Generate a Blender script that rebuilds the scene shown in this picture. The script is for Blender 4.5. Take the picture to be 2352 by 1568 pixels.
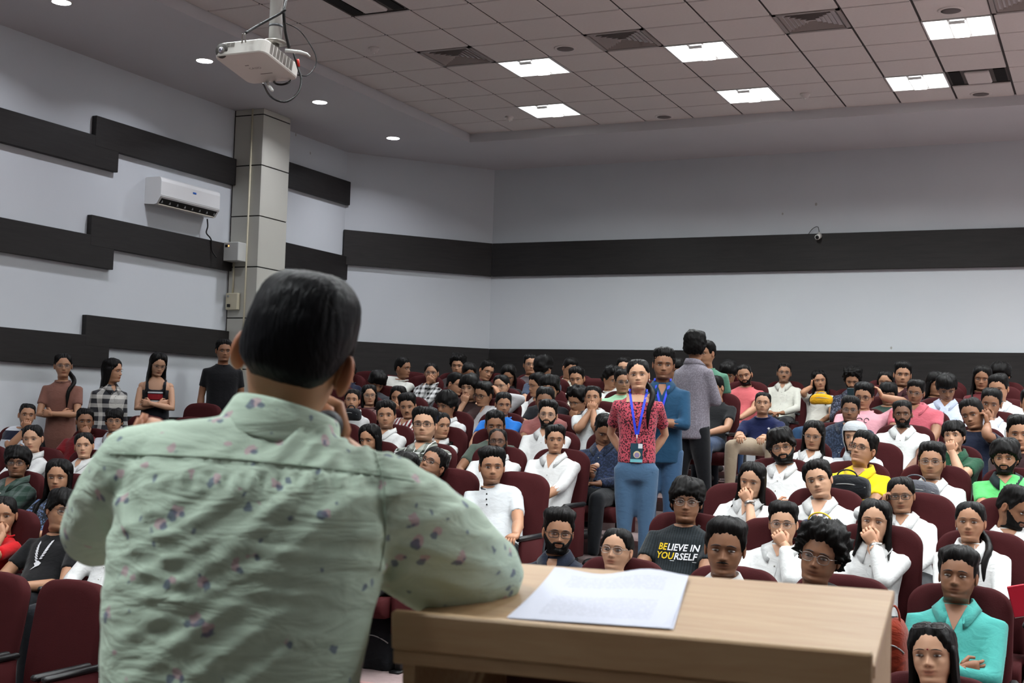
import bpy, bmesh, math, random
import numpy as np
from mathutils import Matrix, Vector
from mathutils.bvhtree import BVHTree

for _o in list(bpy.data.objects):
    bpy.data.objects.remove(_o, do_unlink=True)
SC = bpy.context.scene
COL = SC.collection

# ------------------------------------------------------------------ camera
CAMZ = 2.02                                  # camera height over the front floor of the hall
FPX = 2968.1                                 # focal length in pixels of a 2352 px wide frame
YAW, PITCH, ROLL = 0.436499, 0.056526, 0.031290
_cy, _sy, _cp, _sp = math.cos(YAW), math.sin(YAW), math.cos(PITCH), math.sin(PITCH)
CF = np.array([-_sy * _cp, _cy * _cp, _sp])
_rt = np.array([_cy, _sy, 0.0])
_up = np.cross(_rt, CF)
CR = math.cos(ROLL) * _rt + math.sin(ROLL) * _up
CU = -math.sin(ROLL) * _rt + math.cos(ROLL) * _up
CAM = np.array([0.0, 0.0, CAMZ])
cam = bpy.data.cameras.new('camera')
cam_ob = bpy.data.objects.new('camera', cam)
COL.objects.link(cam_ob)
M = Matrix.Identity(4)
for i in range(3):
    M[i][0], M[i][1], M[i][2], M[i][3] = CR[i], CU[i], -CF[i], CAM[i]
cam_ob.matrix_world = M
cam.sensor_width = 22.3
cam.sensor_fit = 'HORIZONTAL'
cam.lens = FPX * 22.3 / 2352.0
cam.clip_start = 0.05
cam.dof.use_dof = True
cam.dof.focus_distance = 8.8
cam.dof.aperture_fstop = 5.6
SC.camera = cam_ob

# ------------------------------------------------------------------ light and exposure
world = bpy.data.worlds.new('world')
SC.world = world
world.use_nodes = True
world.node_tree.nodes['Background'].inputs[0].default_value = (0.5, 0.55, 0.6, 1)
world.node_tree.nodes['Background'].inputs[1].default_value = 0.05
SC.view_settings.view_transform = 'Standard'
SC.view_settings.look = 'None'
SC.view_settings.exposure = 0.06
SC.view_settings.gamma = 1.0
SC.view_settings.use_curve_mapping = False
SC.cycles.max_bounces = 4
SC.cycles.diffuse_bounces = 3
SC.cycles.glossy_bounces = 2
SC.cycles.use_adaptive_sampling = True
SC.cycles.adaptive_threshold = 0.12
SC.cycles.adaptive_min_samples = 16
SC.cycles.use_light_tree = True
SC.cycles.transparent_max_bounces = 8
SC.cycles.sample_clamp_indirect = 4.0
SC.cycles.use_denoising = True
PANEL_STRENGTH = 4.0                         # glow of the lamp diffusers
PANEL_WATT, PANEL_SPREAD = 42.0, 150.0       # light they throw down
SPOT_STRENGTH = 25.0
SPOT_WATT = 15.0
STAGE_WATT = 62.0                            # the lamps over the stage

# ------------------------------------------------------------------ measuring helpers
def ray(px, py):
    return CR * (px - 1176) / FPX + CU * (784 - py) / FPX + CF
def at_w(px, py, w):
    return CAM + ray(px, py) * w
def at_y(px, py, Y):
    d = ray(px, py)
    return CAM + d * (Y / d[1])
def at_x(px, py, X):
    d = ray(px, py)
    return CAM + d * (X / d[0])
def at_z(px, py, z):
    d = ray(px, py)
    return CAM + d * ((z - CAMZ) / d[2])
def unit(v):
    v = np.asarray(v, float)
    return v / (np.linalg.norm(v) + 1e-12)

# ------------------------------------------------------------------ mesh builder
class MB:
    """Collects vertices, faces, vertex colours and material indices; build() links one mesh object."""
    def __init__(self):
        self.v, self.f, self.c, self.m, self.n = [], [], [], [], 0
    def add(self, v, f, col=None, mat=0):
        v = np.asarray(v, float).reshape(-1, 3)
        self.v.append(v)
        n = self.n
        self.f.extend([tuple(i + n for i in q) for q in f])
        self.m.extend([mat] * len(f))
        if col is None:
            col = np.ones((len(v), 3))
        col = np.asarray(col, float)
        if col.ndim == 1:
            col = np.tile(col, (len(v), 1))
        self.c.append(col)
        self.n += len(v)
        return self
    def box(self, lo, hi, mat=0, bev=0.0, M=None, col=None):
        x0, y0, z0 = lo
        x1, y1, z1 = hi
        if bev <= 0:
            v = [(x, y, z) for z in (z0, z1) for x, y in ((x0, y0), (x1, y0), (x1, y1), (x0, y1))]
            f = [(3, 2, 1, 0), (4, 5, 6, 7), (0, 1, 5, 4), (1, 2, 6, 5), (2, 3, 7, 6), (3, 0, 4, 7)]
        else:
            b = min(bev, (x1 - x0) / 2.01, (y1 - y0) / 2.01, (z1 - z0) / 2.01)
            rings = []
            for z, s in ((z0, b), (z0 + b, 0), (z1 - b, 0), (z1, b)):
                e = s * 0.9
                rings.append([(x0 + b + e * 0 if 0 else x0 + max(s, 0) + b * (s == 0), y0 + s, z), (x1 - s - b * (s == 0), y0 + s, z),
                              (x1 - s, y0 + s + b * (s == 0), z), (x1 - s, y1 - s - b * (s == 0), z),
                              (x1 - s - b * (s == 0), y1 - s, z), (x0 + s + b * (s == 0), y1 - s, z),
                              (x0 + s, y1 - s - b * (s == 0), z), (x0 + s, y0 + s + b * (s == 0), z)])
            v, f = loft_np([np.array(r, float) for r in rings])
        v = np.asarray(v, float)
        if M is not None:
            v = xf(M, v)
        return self.add(v, f, mat=mat, col=col)
    def tube(self, pts, rad, n=8, mat=0, col=None, flat=1.0, up=(0, 0, 1)):
        v, f = tube_np(pts, rad, n, flat, up)
        return self.add(v, f, mat=mat, col=col)
    def ball(self, c, r, nu=10, nv=7, mat=0, col=None, M=None):
        v, f = ball_np(c, r, nu, nv)
        if M is not None:
            v = xf(M, v)
        return self.add(v, f, mat=mat, col=col)
    def arrays(self):
        return (np.concatenate(self.v) if self.v else np.zeros((0, 3))), self.f
    def mesh(self, name, smooth=True, use_col=False, origin=None):
        v, f = self.arrays()
        if origin is not None:
            v = v - np.asarray(origin, float)
        me = bpy.data.meshes.new(name)
        me.from_pydata(v.tolist(), [], f)
        if any(self.m):
            me.polygons.foreach_set('material_index', self.m)
        me.polygons.foreach_set('use_smooth', [smooth] * len(me.polygons))
        if use_col:
            a = me.color_attributes.new('Col', 'FLOAT_COLOR', 'POINT')
            cc = np.concatenate(self.c)
            a.data.foreach_set('color', np.c_[cc, np.ones(len(cc))].astype(np.float32).ravel())
        me.update()
        return me
    def build(self, name, mats, parent=None, smooth=True, use_col=False, origin=None):
        return link(name, self.mesh(name, smooth, use_col, origin), mats, parent, origin)

def xf(M, v):
    M = np.asarray(M, float)
    return np.asarray(v, float) @ M[:3, :3].T + M[:3, 3]
def frame(o, x, y, z):
    m = np.eye(4)
    m[:3, 0], m[:3, 1], m[:3, 2], m[:3, 3] = x, y, z, o
    return m
def link(name, me, mats, parent=None, origin=None):
    o = bpy.data.objects.new(name, me)
    COL.objects.link(o)
    if mats is not None:
        for m in (mats if isinstance(mats, (list, tuple)) else [mats]):
            if len(me.materials) < (len(mats) if isinstance(mats, (list, tuple)) else 1):
                me.materials.append(m)
    if origin is not None:
        o.location = [float(a) for a in origin]
    if parent is not None:
        o.parent = parent
        o.matrix_parent_inverse = Matrix.Translation(-parent.location) if parent.rotation_euler.z == 0 else parent.matrix_basis.inverted()
    return o
def empty(name, loc, label=None, cat=None, group=None, kind=None):
    o = bpy.data.objects.new(name, None)
    COL.objects.link(o)
    o.empty_display_size = 0.05
    o.location = [float(a) for a in loc]
    return tag(o, label, cat, group, kind)
def tag(o, label=None, cat=None, group=None, kind=None):
    for k, val in (('label', label), ('category', cat), ('group', group), ('kind', kind)):
        if val:
            o[k] = val
    return o
def loft_np(rings, cap=True):
    n = len(rings[0])
    v = np.concatenate(rings)
    f = []
    for i in range(len(rings) - 1):
        a, b = i * n, (i + 1) * n
        for j in range(n):
            k = (j + 1) % n
            f.append((a + j, a + k, b + k, b + j))
    if cap:
        f.append(tuple(range(n - 1, -1, -1)))
        f.append(tuple(range((len(rings) - 1) * n, len(rings) * n)))
    return v, f
def tube_np(pts, rad, n=8, flat=1.0, up=(0, 0, 1)):
    pts = np.asarray(pts, float)
    m = len(pts)
    rad = np.broadcast_to(np.asarray(rad, float), (m,))
    tan = np.gradient(pts, axis=0)
    a = np.arange(n) * 2 * math.pi / n
    ref = np.asarray(up, float)
    t0 = unit(tan[0])
    if abs(t0 @ unit(ref)) > 0.95:
        ref = np.array([1.0, 0, 0]) if abs(t0[0]) < 0.9 else np.array([0, 1.0, 0])
    x = unit(np.cross(t0, ref))
    rings = []
    for i in range(m):
        t = unit(tan[i])
        x = unit(x - t * (x @ t))
        y = np.cross(t, x)
        rings.append(pts[i] + rad[i] * (np.outer(np.cos(a), x) + np.outer(np.sin(a), y) * flat))
    return loft_np(rings)
def ball_np(c, r, nu=10, nv=7):
    r = np.broadcast_to(np.asarray(r, float), (3,))
    rings = []
    for i in range(1, nv):
        ph = math.pi * i / nv
        a = np.arange(nu) * 2 * math.pi / nu
        rings.append(np.c_[np.cos(a) * math.sin(ph), np.sin(a) * math.sin(ph), np.full(nu, -math.cos(ph))] * r)
    v, f = loft_np(rings, cap=False)
    n = len(v)
    v = np.r_[v, [[0, 0, -r[2]], [0, 0, r[2]]]]
    for j in range(nu):
        k = (j + 1) % nu
        f.append((k, j, n))
        f.append(((nv - 2) * nu + j, (nv - 2) * nu + k, n + 1))
    return v + np.asarray(c, float), f
def hermite(k, val, t):
    """Smooth interpolation of val (m,d) at knots k for parameters t."""
    k = np.asarray(k, float)
    val = np.asarray(val, float)
    if val.ndim == 1:
        val = val[:, None]
    d = np.gradient(val, k, axis=0)
    i = np.clip(np.searchsorted(k, t, side='right') - 1, 0, len(k) - 2)
    h = (k[i + 1] - k[i])[:, None]
    s = ((t - k[i]) / (k[i + 1] - k[i]))[:, None]
    return ((2 * s**3 - 3 * s**2 + 1) * val[i] + (s**3 - 2 * s**2 + s) * h * d[i]
            + (-2 * s**3 + 3 * s**2) * val[i + 1] + (s**3 - s**2) * h * d[i + 1])
def vnoise(p, freq, seed, octaves=3):
    """Cheap smooth noise: a sum of sines in random directions, about -1..1."""
    rs = np.random.RandomState(seed)
    out = np.zeros(len(p))
    amp = 1.0
    for o in range(octaves):
        for k in range(3):
            d = rs.normal(size=3)
            d /= np.linalg.norm(d)
            out += amp * np.sin(p @ d * freq * (2 ** o) + rs.uniform(0, 6.28)) / 3 * 1.3
        amp *= 0.5
    return out
def sstep(a, b, x):
    t = np.clip((x - a) / (b - a), 0, 1)
    return t * t * (3 - 2 * t)
def srgb(h):
    h = h.lstrip('#')
    c = [int(h[i:i + 2], 16) / 255 for i in (0, 2, 4)]
    return tuple(x / 12.92 if x <= 0.04045 else ((x + 0.055) / 1.055) ** 2.4 for x in c)

# ------------------------------------------------------------------ materials
MATS = {}
class NT:
    """Short-hand for node trees."""
    def __init__(self, name):
        self.mat = bpy.data.materials.new(name)
        self.mat.use_nodes = True
        self.t = self.mat.node_tree
        self.b = self.t.nodes['Principled BSDF']
        self.out = self.t.nodes['Material Output']
    def n(self, typ, **kw):
        nd = self.t.nodes.new(typ)
        for k, v in kw.items():
            if k.startswith('i_'):
                key = k[2:]
                key = int(key) if key.isdigit() else key.replace('_', ' ')
                if hasattr(v, 'is_output') or isinstance(v, bpy.types.NodeSocket):
                    self.t.links.new(v, nd.inputs[key])
                else:
                    nd.inputs[key].default_value = v
            else:
                setattr(nd, k, v)
        return nd
    def math(self, op, a, b=None, clamp=False):
        nd = self.t.nodes.new('ShaderNodeMath')
        nd.operation = op
        nd.use_clamp = clamp
        for i, v in enumerate((a, b)):
            if v is None:
                continue
            if isinstance(v, bpy.types.NodeSocket):
                self.t.links.new(v, nd.inputs[i])
            else:
                nd.inputs[i].default_value = v
        return nd.outputs[0]
    def mix(self, fac, a, b):
        nd = self.t.nodes.new('ShaderNodeMix')
        nd.data_type = 'RGBA'
        for key, v in ((0, fac), (6, a), (7, b)):
            if isinstance(v, bpy.types.NodeSocket):
                self.t.links.new(v, nd.inputs[key])
            else:
                nd.inputs[key].default_value = v if key == 0 else (tuple(v) + (1,))[:4]
        return nd.outputs[2]
    def set(self, key, v):
        s = self.b.inputs[key]
        if isinstance(v, bpy.types.NodeSocket):
            self.t.links.new(v, s)
        else:
            s.default_value = v if not (isinstance(v, tuple) and len(v) == 3) else v + (1,)
    def coord(self, kind='Object'):
        return self.n('ShaderNodeTexCoord').outputs[kind]
    def bump(self, h, strength=0.3, dist=0.01):
        b = self.n('ShaderNodeBump', i_Height=h, i_Strength=strength, i_Distance=dist)
        self.t.links.new(b.outputs[0], self.b.inputs['Normal'])
def plain(name, col, rough=0.6, spec=0.3, metal=0.0, noise=0.0, scale=8.0, bump=0.0):
    if name in MATS:
        return MATS[name]
    t = NT(name)
    c = tuple(col)
    if noise > 0:
        nz = t.n('ShaderNodeTexNoise', i_Scale=scale, i_Detail=4.0, i_Vector=t.coord())
        t.set('Base Color', t.mix(nz.outputs[0], tuple(x * (1 - noise) for x in c), tuple(min(1, x * (1 + noise)) for x in c)))
        if bump:
            t.bump(nz.outputs[0], bump, 0.005)
    else:
        t.set('Base Color', c)
    t.set('Roughness', rough)
    t.set('Specular IOR Level', spec)
    t.set('Metallic', metal)
    MATS[name] = t.mat
    return t.mat
def glow(name, col, strength):
    if name in MATS:
        return MATS[name]
    t = NT(name)
    t.set('Base Color', (0.8, 0.8, 0.8))
    t.set('Emission Color', tuple(col))
    t.set('Emission Strength', strength)
    MATS[name] = t.mat
    return t.mat
def cloth(name, col, kind='plain', col2=None, wr=0.5, scale=1.0, rough=0.85):
    """Woven cloth: colour with a pattern and fine folds in the relief."""
    if name in MATS:
        return MATS[name]
    t = NT(name)
    co = t.coord()
    col = tuple(col)
    col2 = tuple(col2) if col2 else tuple(x * 0.5 for x in col)
    if kind == 'plain':
        nz = t.n('ShaderNodeTexNoise', i_Scale=30.0, i_Detail=2.0, i_Vector=co)
        base = t.mix(nz.outputs[0], tuple(x * 0.93 for x in col), tuple(min(1, x * 1.05) for x in col))
    elif kind in ('plaid', 'check'):
        sp = t.n('ShaderNodeSeparateXYZ', i_Vector=co)
        k = 9.0 * scale
        def band(s, w, off=0.0):
            return t.math('LESS_THAN', t.math('FRACT', t.math('ADD', t.math('MULTIPLY', s, k), off + 50.0)), w)
        bx, bz = band(sp.outputs[0], 0.45), band(sp.outputs[2], 0.45)
        s = t.math('MULTIPLY', t.math('ADD', bx, bz), 0.5)
        base = t.mix(s, col, col2)
        if kind == 'plaid':
            l = t.math('MAXIMUM', band(sp.outputs[0], 0.09, 0.3), band(sp.outputs[2], 0.09, 0.3))
            base = t.mix(t.math('MULTIPLY', l, 0.8), base, (0.75, 0.76, 0.74))
    elif kind == 'stripe':
        sp = t.n('ShaderNodeSeparateXYZ', i_Vector=co)
        ax = sp.outputs[2] if scale < 1.5 else sp.outputs[0]
        s = t.math('LESS_THAN', t.math('FRACT', t.math('ADD', t.math('MULTIPLY', ax, 11.0 * scale), 50.0)), 0.5)
        base = t.mix(s, col, col2)
    elif kind == 'print':
        nz = t.n('ShaderNodeTexNoise', i_Scale=42.0 * scale, i_Detail=2.0, i_Vector=co)
        s = t.math('GREATER_THAN', nz.outputs[0], 0.53)
        base = t.mix(s, col, col2)
    t.set('Base Color', base)
    t.set('Roughness', rough)
    t.set('Specular IOR Level', 0.15)
    t.set('Sheen Weight', 0.15)
    mp = t.n('ShaderNodeMapping', i_Vector=co, i_Scale=(1.0, 1.0, 1.7))
    wv = t.n('ShaderNodeTexNoise', i_Scale=13.0, i_Detail=3.0, i_Distortion=1.2, i_Vector=mp.outputs[0])
    t.bump(wv.outputs[0], wr, 0.014)
    MATS[name] = t.mat
    return t.mat
def skin_mat():
    if 'skin' in MATS:
        return MATS['skin']
    t = NT('skin')
    at = t.n('ShaderNodeVertexColor', layer_name='Col')
    nz = t.n('ShaderNodeTexNoise', i_Scale=60.0, i_Detail=3.0, i_Vector=t.coord())
    base = t.mix(t.math('MULTIPLY', nz.outputs[0], 0.25), at.outputs[0], t.mix(0.5, at.outputs[0], (0.25, 0.08, 0.05)))
    t.set('Base Color', base)
    t.set('Roughness', 0.5)
    t.set('Specular IOR Level', 0.35)
    MATS['skin'] = t.mat
    return t.mat
def hair_mat(name='hair', col=(0.0050, 0.0044, 0.0042), fine=1.0, spec=0.10):
    if name in MATS:
        return MATS[name]
    t = NT(name)
    co = t.coord()
    mp = t.n('ShaderNodeMapping', i_Vector=co, i_Scale=(90.0 * fine, 30.0 * fine, 14.0 * fine))
    nz = t.n('ShaderNodeTexNoise', i_Scale=1.0, i_Detail=4.0, i_Distortion=0.4, i_Vector=mp.outputs[0])
    t.set('Base Color', t.mix(nz.outputs[0], tuple(x * 0.5 for x in col), tuple(x * 2.0 for x in col)))
    t.set('Roughness', 0.42)
    t.set('Specular IOR Level', spec)
    t.bump(nz.outputs[0], 0.6, 0.006)
    MATS[name] = t.mat
    return t.mat
# ------------------------------------------------------------------ the human kit
SKIN = {1: (0.54, 0.305, 0.190), 2: (0.41, 0.212, 0.122), 3: (0.270, 0.130, 0.071), 4: (0.155, 0.073, 0.041)}
_HK = np.array([  # t, front y, front z, back y, back z, half width, taper of the front
    (0.00, .000, .118, .000, .118, .004, 0), (0.05, .034, .114, -.042, .113, .040, 0), (0.11, .067, .096, -.080, .090, .063, 0),
    (0.18, .086, .068, -.099, .054, .0735, .03), (0.25, .094, .038, -.103, .018, .0765, .07), (0.29, .0955, .021, -.101, .000, .0768, .10),
    (0.33, .0885, .005, -.096, -.018, .0765, .12), (0.39, .088, -.017, -.088, -.034, .0745, .15), (0.45, .089, -.037, -.078, -.048, .0715, .18),
    (0.51, .0915, -.055, -.070, -.058, .0680, .21), (0.57, .0895, -.071, -.064, -.066, .0645, .25), (0.62, .0850, -.085, -.060, -.074, .0610, .28),
    (0.67, .0865, -.099, -.058, -.082, .0580, .30), (0.71, .0780, -.112, -.057, -.092, .0560, .27), (0.76, .0550, -.117, -.056, -.103, .0545, .18),
    (0.81, .0360, -.121, -.056, -.115, .0535, .06), (0.87, .0330, -.147, -.058, -.142, .0540, 0), (0.94, .0400, -.180, -.066, -.172, .0610, 0),
    (1.00, .0500, -.215, -.082, -.205, .0850, 0)])
_HT = np.unique(np.r_[np.linspace(0, .25, 9), np.linspace(.25, .72, 27), np.linspace(.72, 1, 8)])
_HN = 52
_hs = np.arange(_HN) * 2 * math.pi / _HN
_HA = _hs - 0.42 * np.sin(_hs)                # angles, dense on the face

_HT2 = np.linspace(0, .80, 64)
_hs2 = np.arange(104) * 2 * math.pi / 104
_HA2 = _hs2 - 0.30 * np.sin(_hs2)             # finer grid used for hair only
def head_grid(female=False, wide=1.0, jaw=1.0, nose=1.0, full=1.0, fine=False):
    """Head and neck as one lofted grid (rings, angles, 3); y forward, z up, origin between the ears."""
    _HT, _HA, _HN = (_HT2, _HA2, 104) if fine else (globals()['_HT'], globals()['_HA'], globals()['_HN'])
    q = hermite(_HK[:, 0], _HK[:, 1:], _HT)
    if female:
        nk = sstep(.74, .84, _HT)
        q[:, 4] *= 1 - .10 * nk
        q[:, 0] -= .004 * nk
        jaw *= .95
    R = np.zeros((len(_HT), _HN, 3))
    for i, t in enumerate(_HT):
        fy, fz, by, bz, w, k = q[i]
        jw = 1 + (jaw - 1) * float(sstep(.40, .60, t) * (1 - sstep(.72, .82, t)))
        cf, sf = np.cos(_HA), np.sin(_HA)
        e = .86 if .15 < t < .72 else 1.0
        cfe = np.sign(cf) * np.abs(cf) ** e
        fr = np.clip((1 + cf) / 2, 0, 1) ** 1.4
        R[i, :, 0] = w * wide * jw * sf * (1 - k * fr)
        R[i, :, 1] = (fy + by) / 2 + (fy - by) / 2 * cfe
        R[i, :, 2] = (fz + bz) / 2 + (fz - bz) / 2 * cf
    P = R.reshape(-1, 3)
    x, y, z = P[:, 0], P[:, 1], P[:, 2]
    on = sstep(.02, .05, y)
    def g(cx, cz, sx, sz):
        return np.exp(-((np.abs(x) - cx) / sx) ** 2 - ((z - cz) / sz) ** 2)
    d = -.0100 * g(.031, .000, .015, .0095)                                  # eye sockets
    d += .0030 * g(.030, .021, .020, .007)                                   # brow ridge
    hz = np.interp(z, [-.050, -.043, -.036, -.030, .002, .014], [0, .010, .0225, .0215, .0065, 0]) * nose
    wz = np.interp(z, [-.05, -.036, -.01, .01], [.0115, .0105, .0075, .0065])
    d += hz * np.exp(-(x / wz) ** 2)                                         # nose
    d += .0085 * g(.0125, -.0365, .0058, .0065)                              # nostril wings
    d += .0045 * full * g(.046, -.026, .018, .018)                           # cheeks
    d += .0048 * g(0, -.0595, .017, .0042) + .0056 * g(0, -.0725, .015, .0050)   # lips
    d -= .0034 * g(0, -.0660, .021, .0022)
    d -= .0030 * g(0, -.0840, .016, .0050)
    d += .0040 * g(0, -.1000, .016, .0110)
    P[:, 1] += d * on
    return P.reshape(R.shape)
def grid_faces(nr, n, rows=None):
    f = []
    for i in (rows if rows is not None else range(nr - 1)):
        for j in range(n):
            k = (j + 1) % n
            f.append((i * n + j, (i + 1) * n + j, (i + 1) * n + k, i * n + k))
    return f
def grid_normals(R):
    du = np.roll(R, -1, 1) - np.roll(R, 1, 1)
    dv = np.gradient(R, axis=0)
    n = np.cross(du, dv)
    l = np.linalg.norm(n, axis=2, keepdims=True)
    n = n / np.maximum(l, 1e-9)
    n[0] = (0, 0, 1)
    return n
def hairline(a, style, low=0.0):
    """Height of the hair edge over the angle a from the face (0) to the nape (pi)."""
    A = [0, .35, .62, .85, 1.08, 1.25, 1.36, 1.52, 1.75, 2.05, 2.4, math.pi]
    if style in ('long', 'pony', 'bun', 'half', 'female'):
        Z = [.079, .070, .052, .030, .012, .002, -.004, .004, -.02, -.050, -.066, -.070]
    elif style == 'fringe':
        Z = [.030, .032, .036, .030, .020, -.006, -.018, .008, -.014, -.044, -.058, -.062]
    elif style == 'mop':
        Z = [.036, .034, .030, .018, .004, -.010, -.020, -.008, -.022, -.050, -.066, -.070]
    elif style == 'recede':
        Z = [.096, .090, .078, .050, .026, -.004, -.016, .010, -.012, -.040, -.054, -.058]
    else:
        Z = [.072, .071, .064, .046, .026, -.006, -.018, .010, -.012, -.042, -.055, -.058]
    return np.interp(a, A, Z) + low
HAIR = {  # top, front, side, noise amplitude, noise frequency, fringe hang
    'short': (.016, .016, .007, .0035, 90), 'crop': (.009, .009, .004, .002, 120), 'quiff': (.024, .034, .007, .005, 80),
    'side': (.021, .027, .009, .004, 70), 'mop': (.026, .022, .020, .007, 75), 'fringe': (.022, .020, .015, .005, 80),
    'curly': (.030, .030, .020, .010, 150), 'afro': (.036, .034, .028, .011, 170), 'recede': (.010, .006, .007, .002, 120),
    'long': (.015, .009, .013, .003, 60), 'pony': (.010, .006, .008, .002, 60), 'bun': (.010, .006, .008, .002, 60), 'half': (.013, .008, .010, .003, 60),
    'speaker': (.017, .019, .013, .0012, 60)}
def hair_cap(R, style, seed):
    """Hair as a thick shell over the cranium, thinning to nothing at the hair line."""
    N = grid_normals(R)
    nr, n = R.shape[:2]
    HA = _HA2 if n == 104 else _HA
    a = np.abs((HA + math.pi) % (2 * math.pi) - math.pi)
    hl = hairline(a, style)[None, :] + ((.003 * np.sin(HA * 9 + seed) + .0025 * np.sin(HA * 23 + 2 * seed)) * (style != 'speaker'))[None, :]
    z = R[:, :, 2]
    top, front, side, na, nf = HAIR[style]
    m = sstep(-.001, .034 if style not in ('mop', 'fringe', 'afro', 'curly') else .016, z - hl)
    wt = sstep(.055, .10, z)
    wf = sstep(.05, .09, R[:, :, 1]) * sstep(.045, .075, z)
    T = side * (1 - wt) + top * wt
    T = T * (1 - wf) + np.maximum(T, front) * wf
    nz = vnoise(R.reshape(-1, 3), nf, seed).reshape(nr, n)
    # strands running away from the crown
    cr = np.arctan2(R[:, :, 0] + .012 * (1 if seed % 2 else -1), R[:, :, 1] + .035)
    rs = np.random.RandomState(seed + 50)
    st = sum(np.sin(cr * k + rs.uniform(0, 6) + 30 * z * rs.uniform(-1, 1)) for k in (17, 29, 43)) / 3
    if style in ('curly', 'afro'):
        st = vnoise(R.reshape(-1, 3), 330, seed + 9, 2).reshape(nr, n) * 1.6
    T = (T + na * nz + (.0022 if style != 'speaker' else .0008) * st * np.clip(T / .012, 0, 1.3)) * m - .0025 * (1 - m)
    V = R + N * T[:, :, None]
    V[:, :, 2] += (.35 * T * wt * m)
    if style in ('quiff', 'side'):
        s = 1 if seed % 2 else -1
        V[:, :, 0] += s * .010 * wf * m
        V[:, :, 1] += .004 * wf * m
    if style in ('long', 'pony', 'half', 'bun'):
        part = np.exp(-(R[:, :, 0] / .006) ** 2) * sstep(.03, .06, R[:, :, 1] + .03) * sstep(.06, .09, z)
        V -= N * (part * T * .6)[:, :, None]
    keep = z > hl - .007
    f = []
    for i in range(nr - 1):
        for j in range(n):
            k = (j + 1) % n
            if keep[i, j] or keep[i, k] or keep[i + 1, j] or keep[i + 1, k]:
                if z[i:i + 2, [j, k]].max() > -.075:
                    f.append((i * n + j, (i + 1) * n + j, (i + 1) * n + k, i * n + k))
    v = V.reshape(-1, 3)
    used = np.unique(np.array([i for q in f for i in q]))
    mp = -np.ones(len(v), int)
    mp[used] = np.arange(len(used))
    return v[used], [tuple(mp[i] for i in q) for q in f]
def beard_shell(R, amount, seed):
    N = grid_normals(R)
    nr, n = R.shape[:2]
    x, y, z = R[:, :, 0], R[:, :, 1], R[:, :, 2]
    a = np.abs((_HA + math.pi) % (2 * math.pi) - math.pi)[None, :] + 0 * z
    edge = np.interp(a, [0, .25, .5, .9, 1.2, 1.4, 1.6], [-.077, -.075, -.062, -.045, -.020, .0, -.2])
    m = sstep(-.003, .012, edge - z) * sstep(-.128, -.116, z)
    m *= (a < 1.5)
    mo = np.exp(-((z + .0515) / .0045) ** 2) * (np.abs(x) < .027) * (y > .05)
    mo = np.maximum(mo, np.exp(-((np.abs(x) - .026) / .005) ** 2) * sstep(-.085, -.06, -np.abs(z + .068) * 1.0 - .05) * (y > .05) * (z < -.05) * (z > -.085))
    m = np.maximum(m, mo)
    T = (amount + .2 * amount * vnoise(R.reshape(-1, 3), 160, seed).reshape(nr, n)) * m - .003 * (1 - m)
    V = (R + N * T[:, :, None]).reshape(-1, 3)
    keep = m > .08
    f = [(i * n + j, (i + 1) * n + j, (i + 1) * n + (j + 1) % n, i * n + (j + 1) % n) for i in range(nr - 1) for j in range(n)
         if keep[i, j] or keep[i, (j + 1) % n] or keep[i + 1, j] or keep[i + 1, (j + 1) % n]]
    used = np.unique(np.array([i for q in f for i in q]))
    mp = -np.ones(len(V), int)
    mp[used] = np.arange(len(used))
    return V[used], [tuple(mp[i] for i in q) for q in f]
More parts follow.
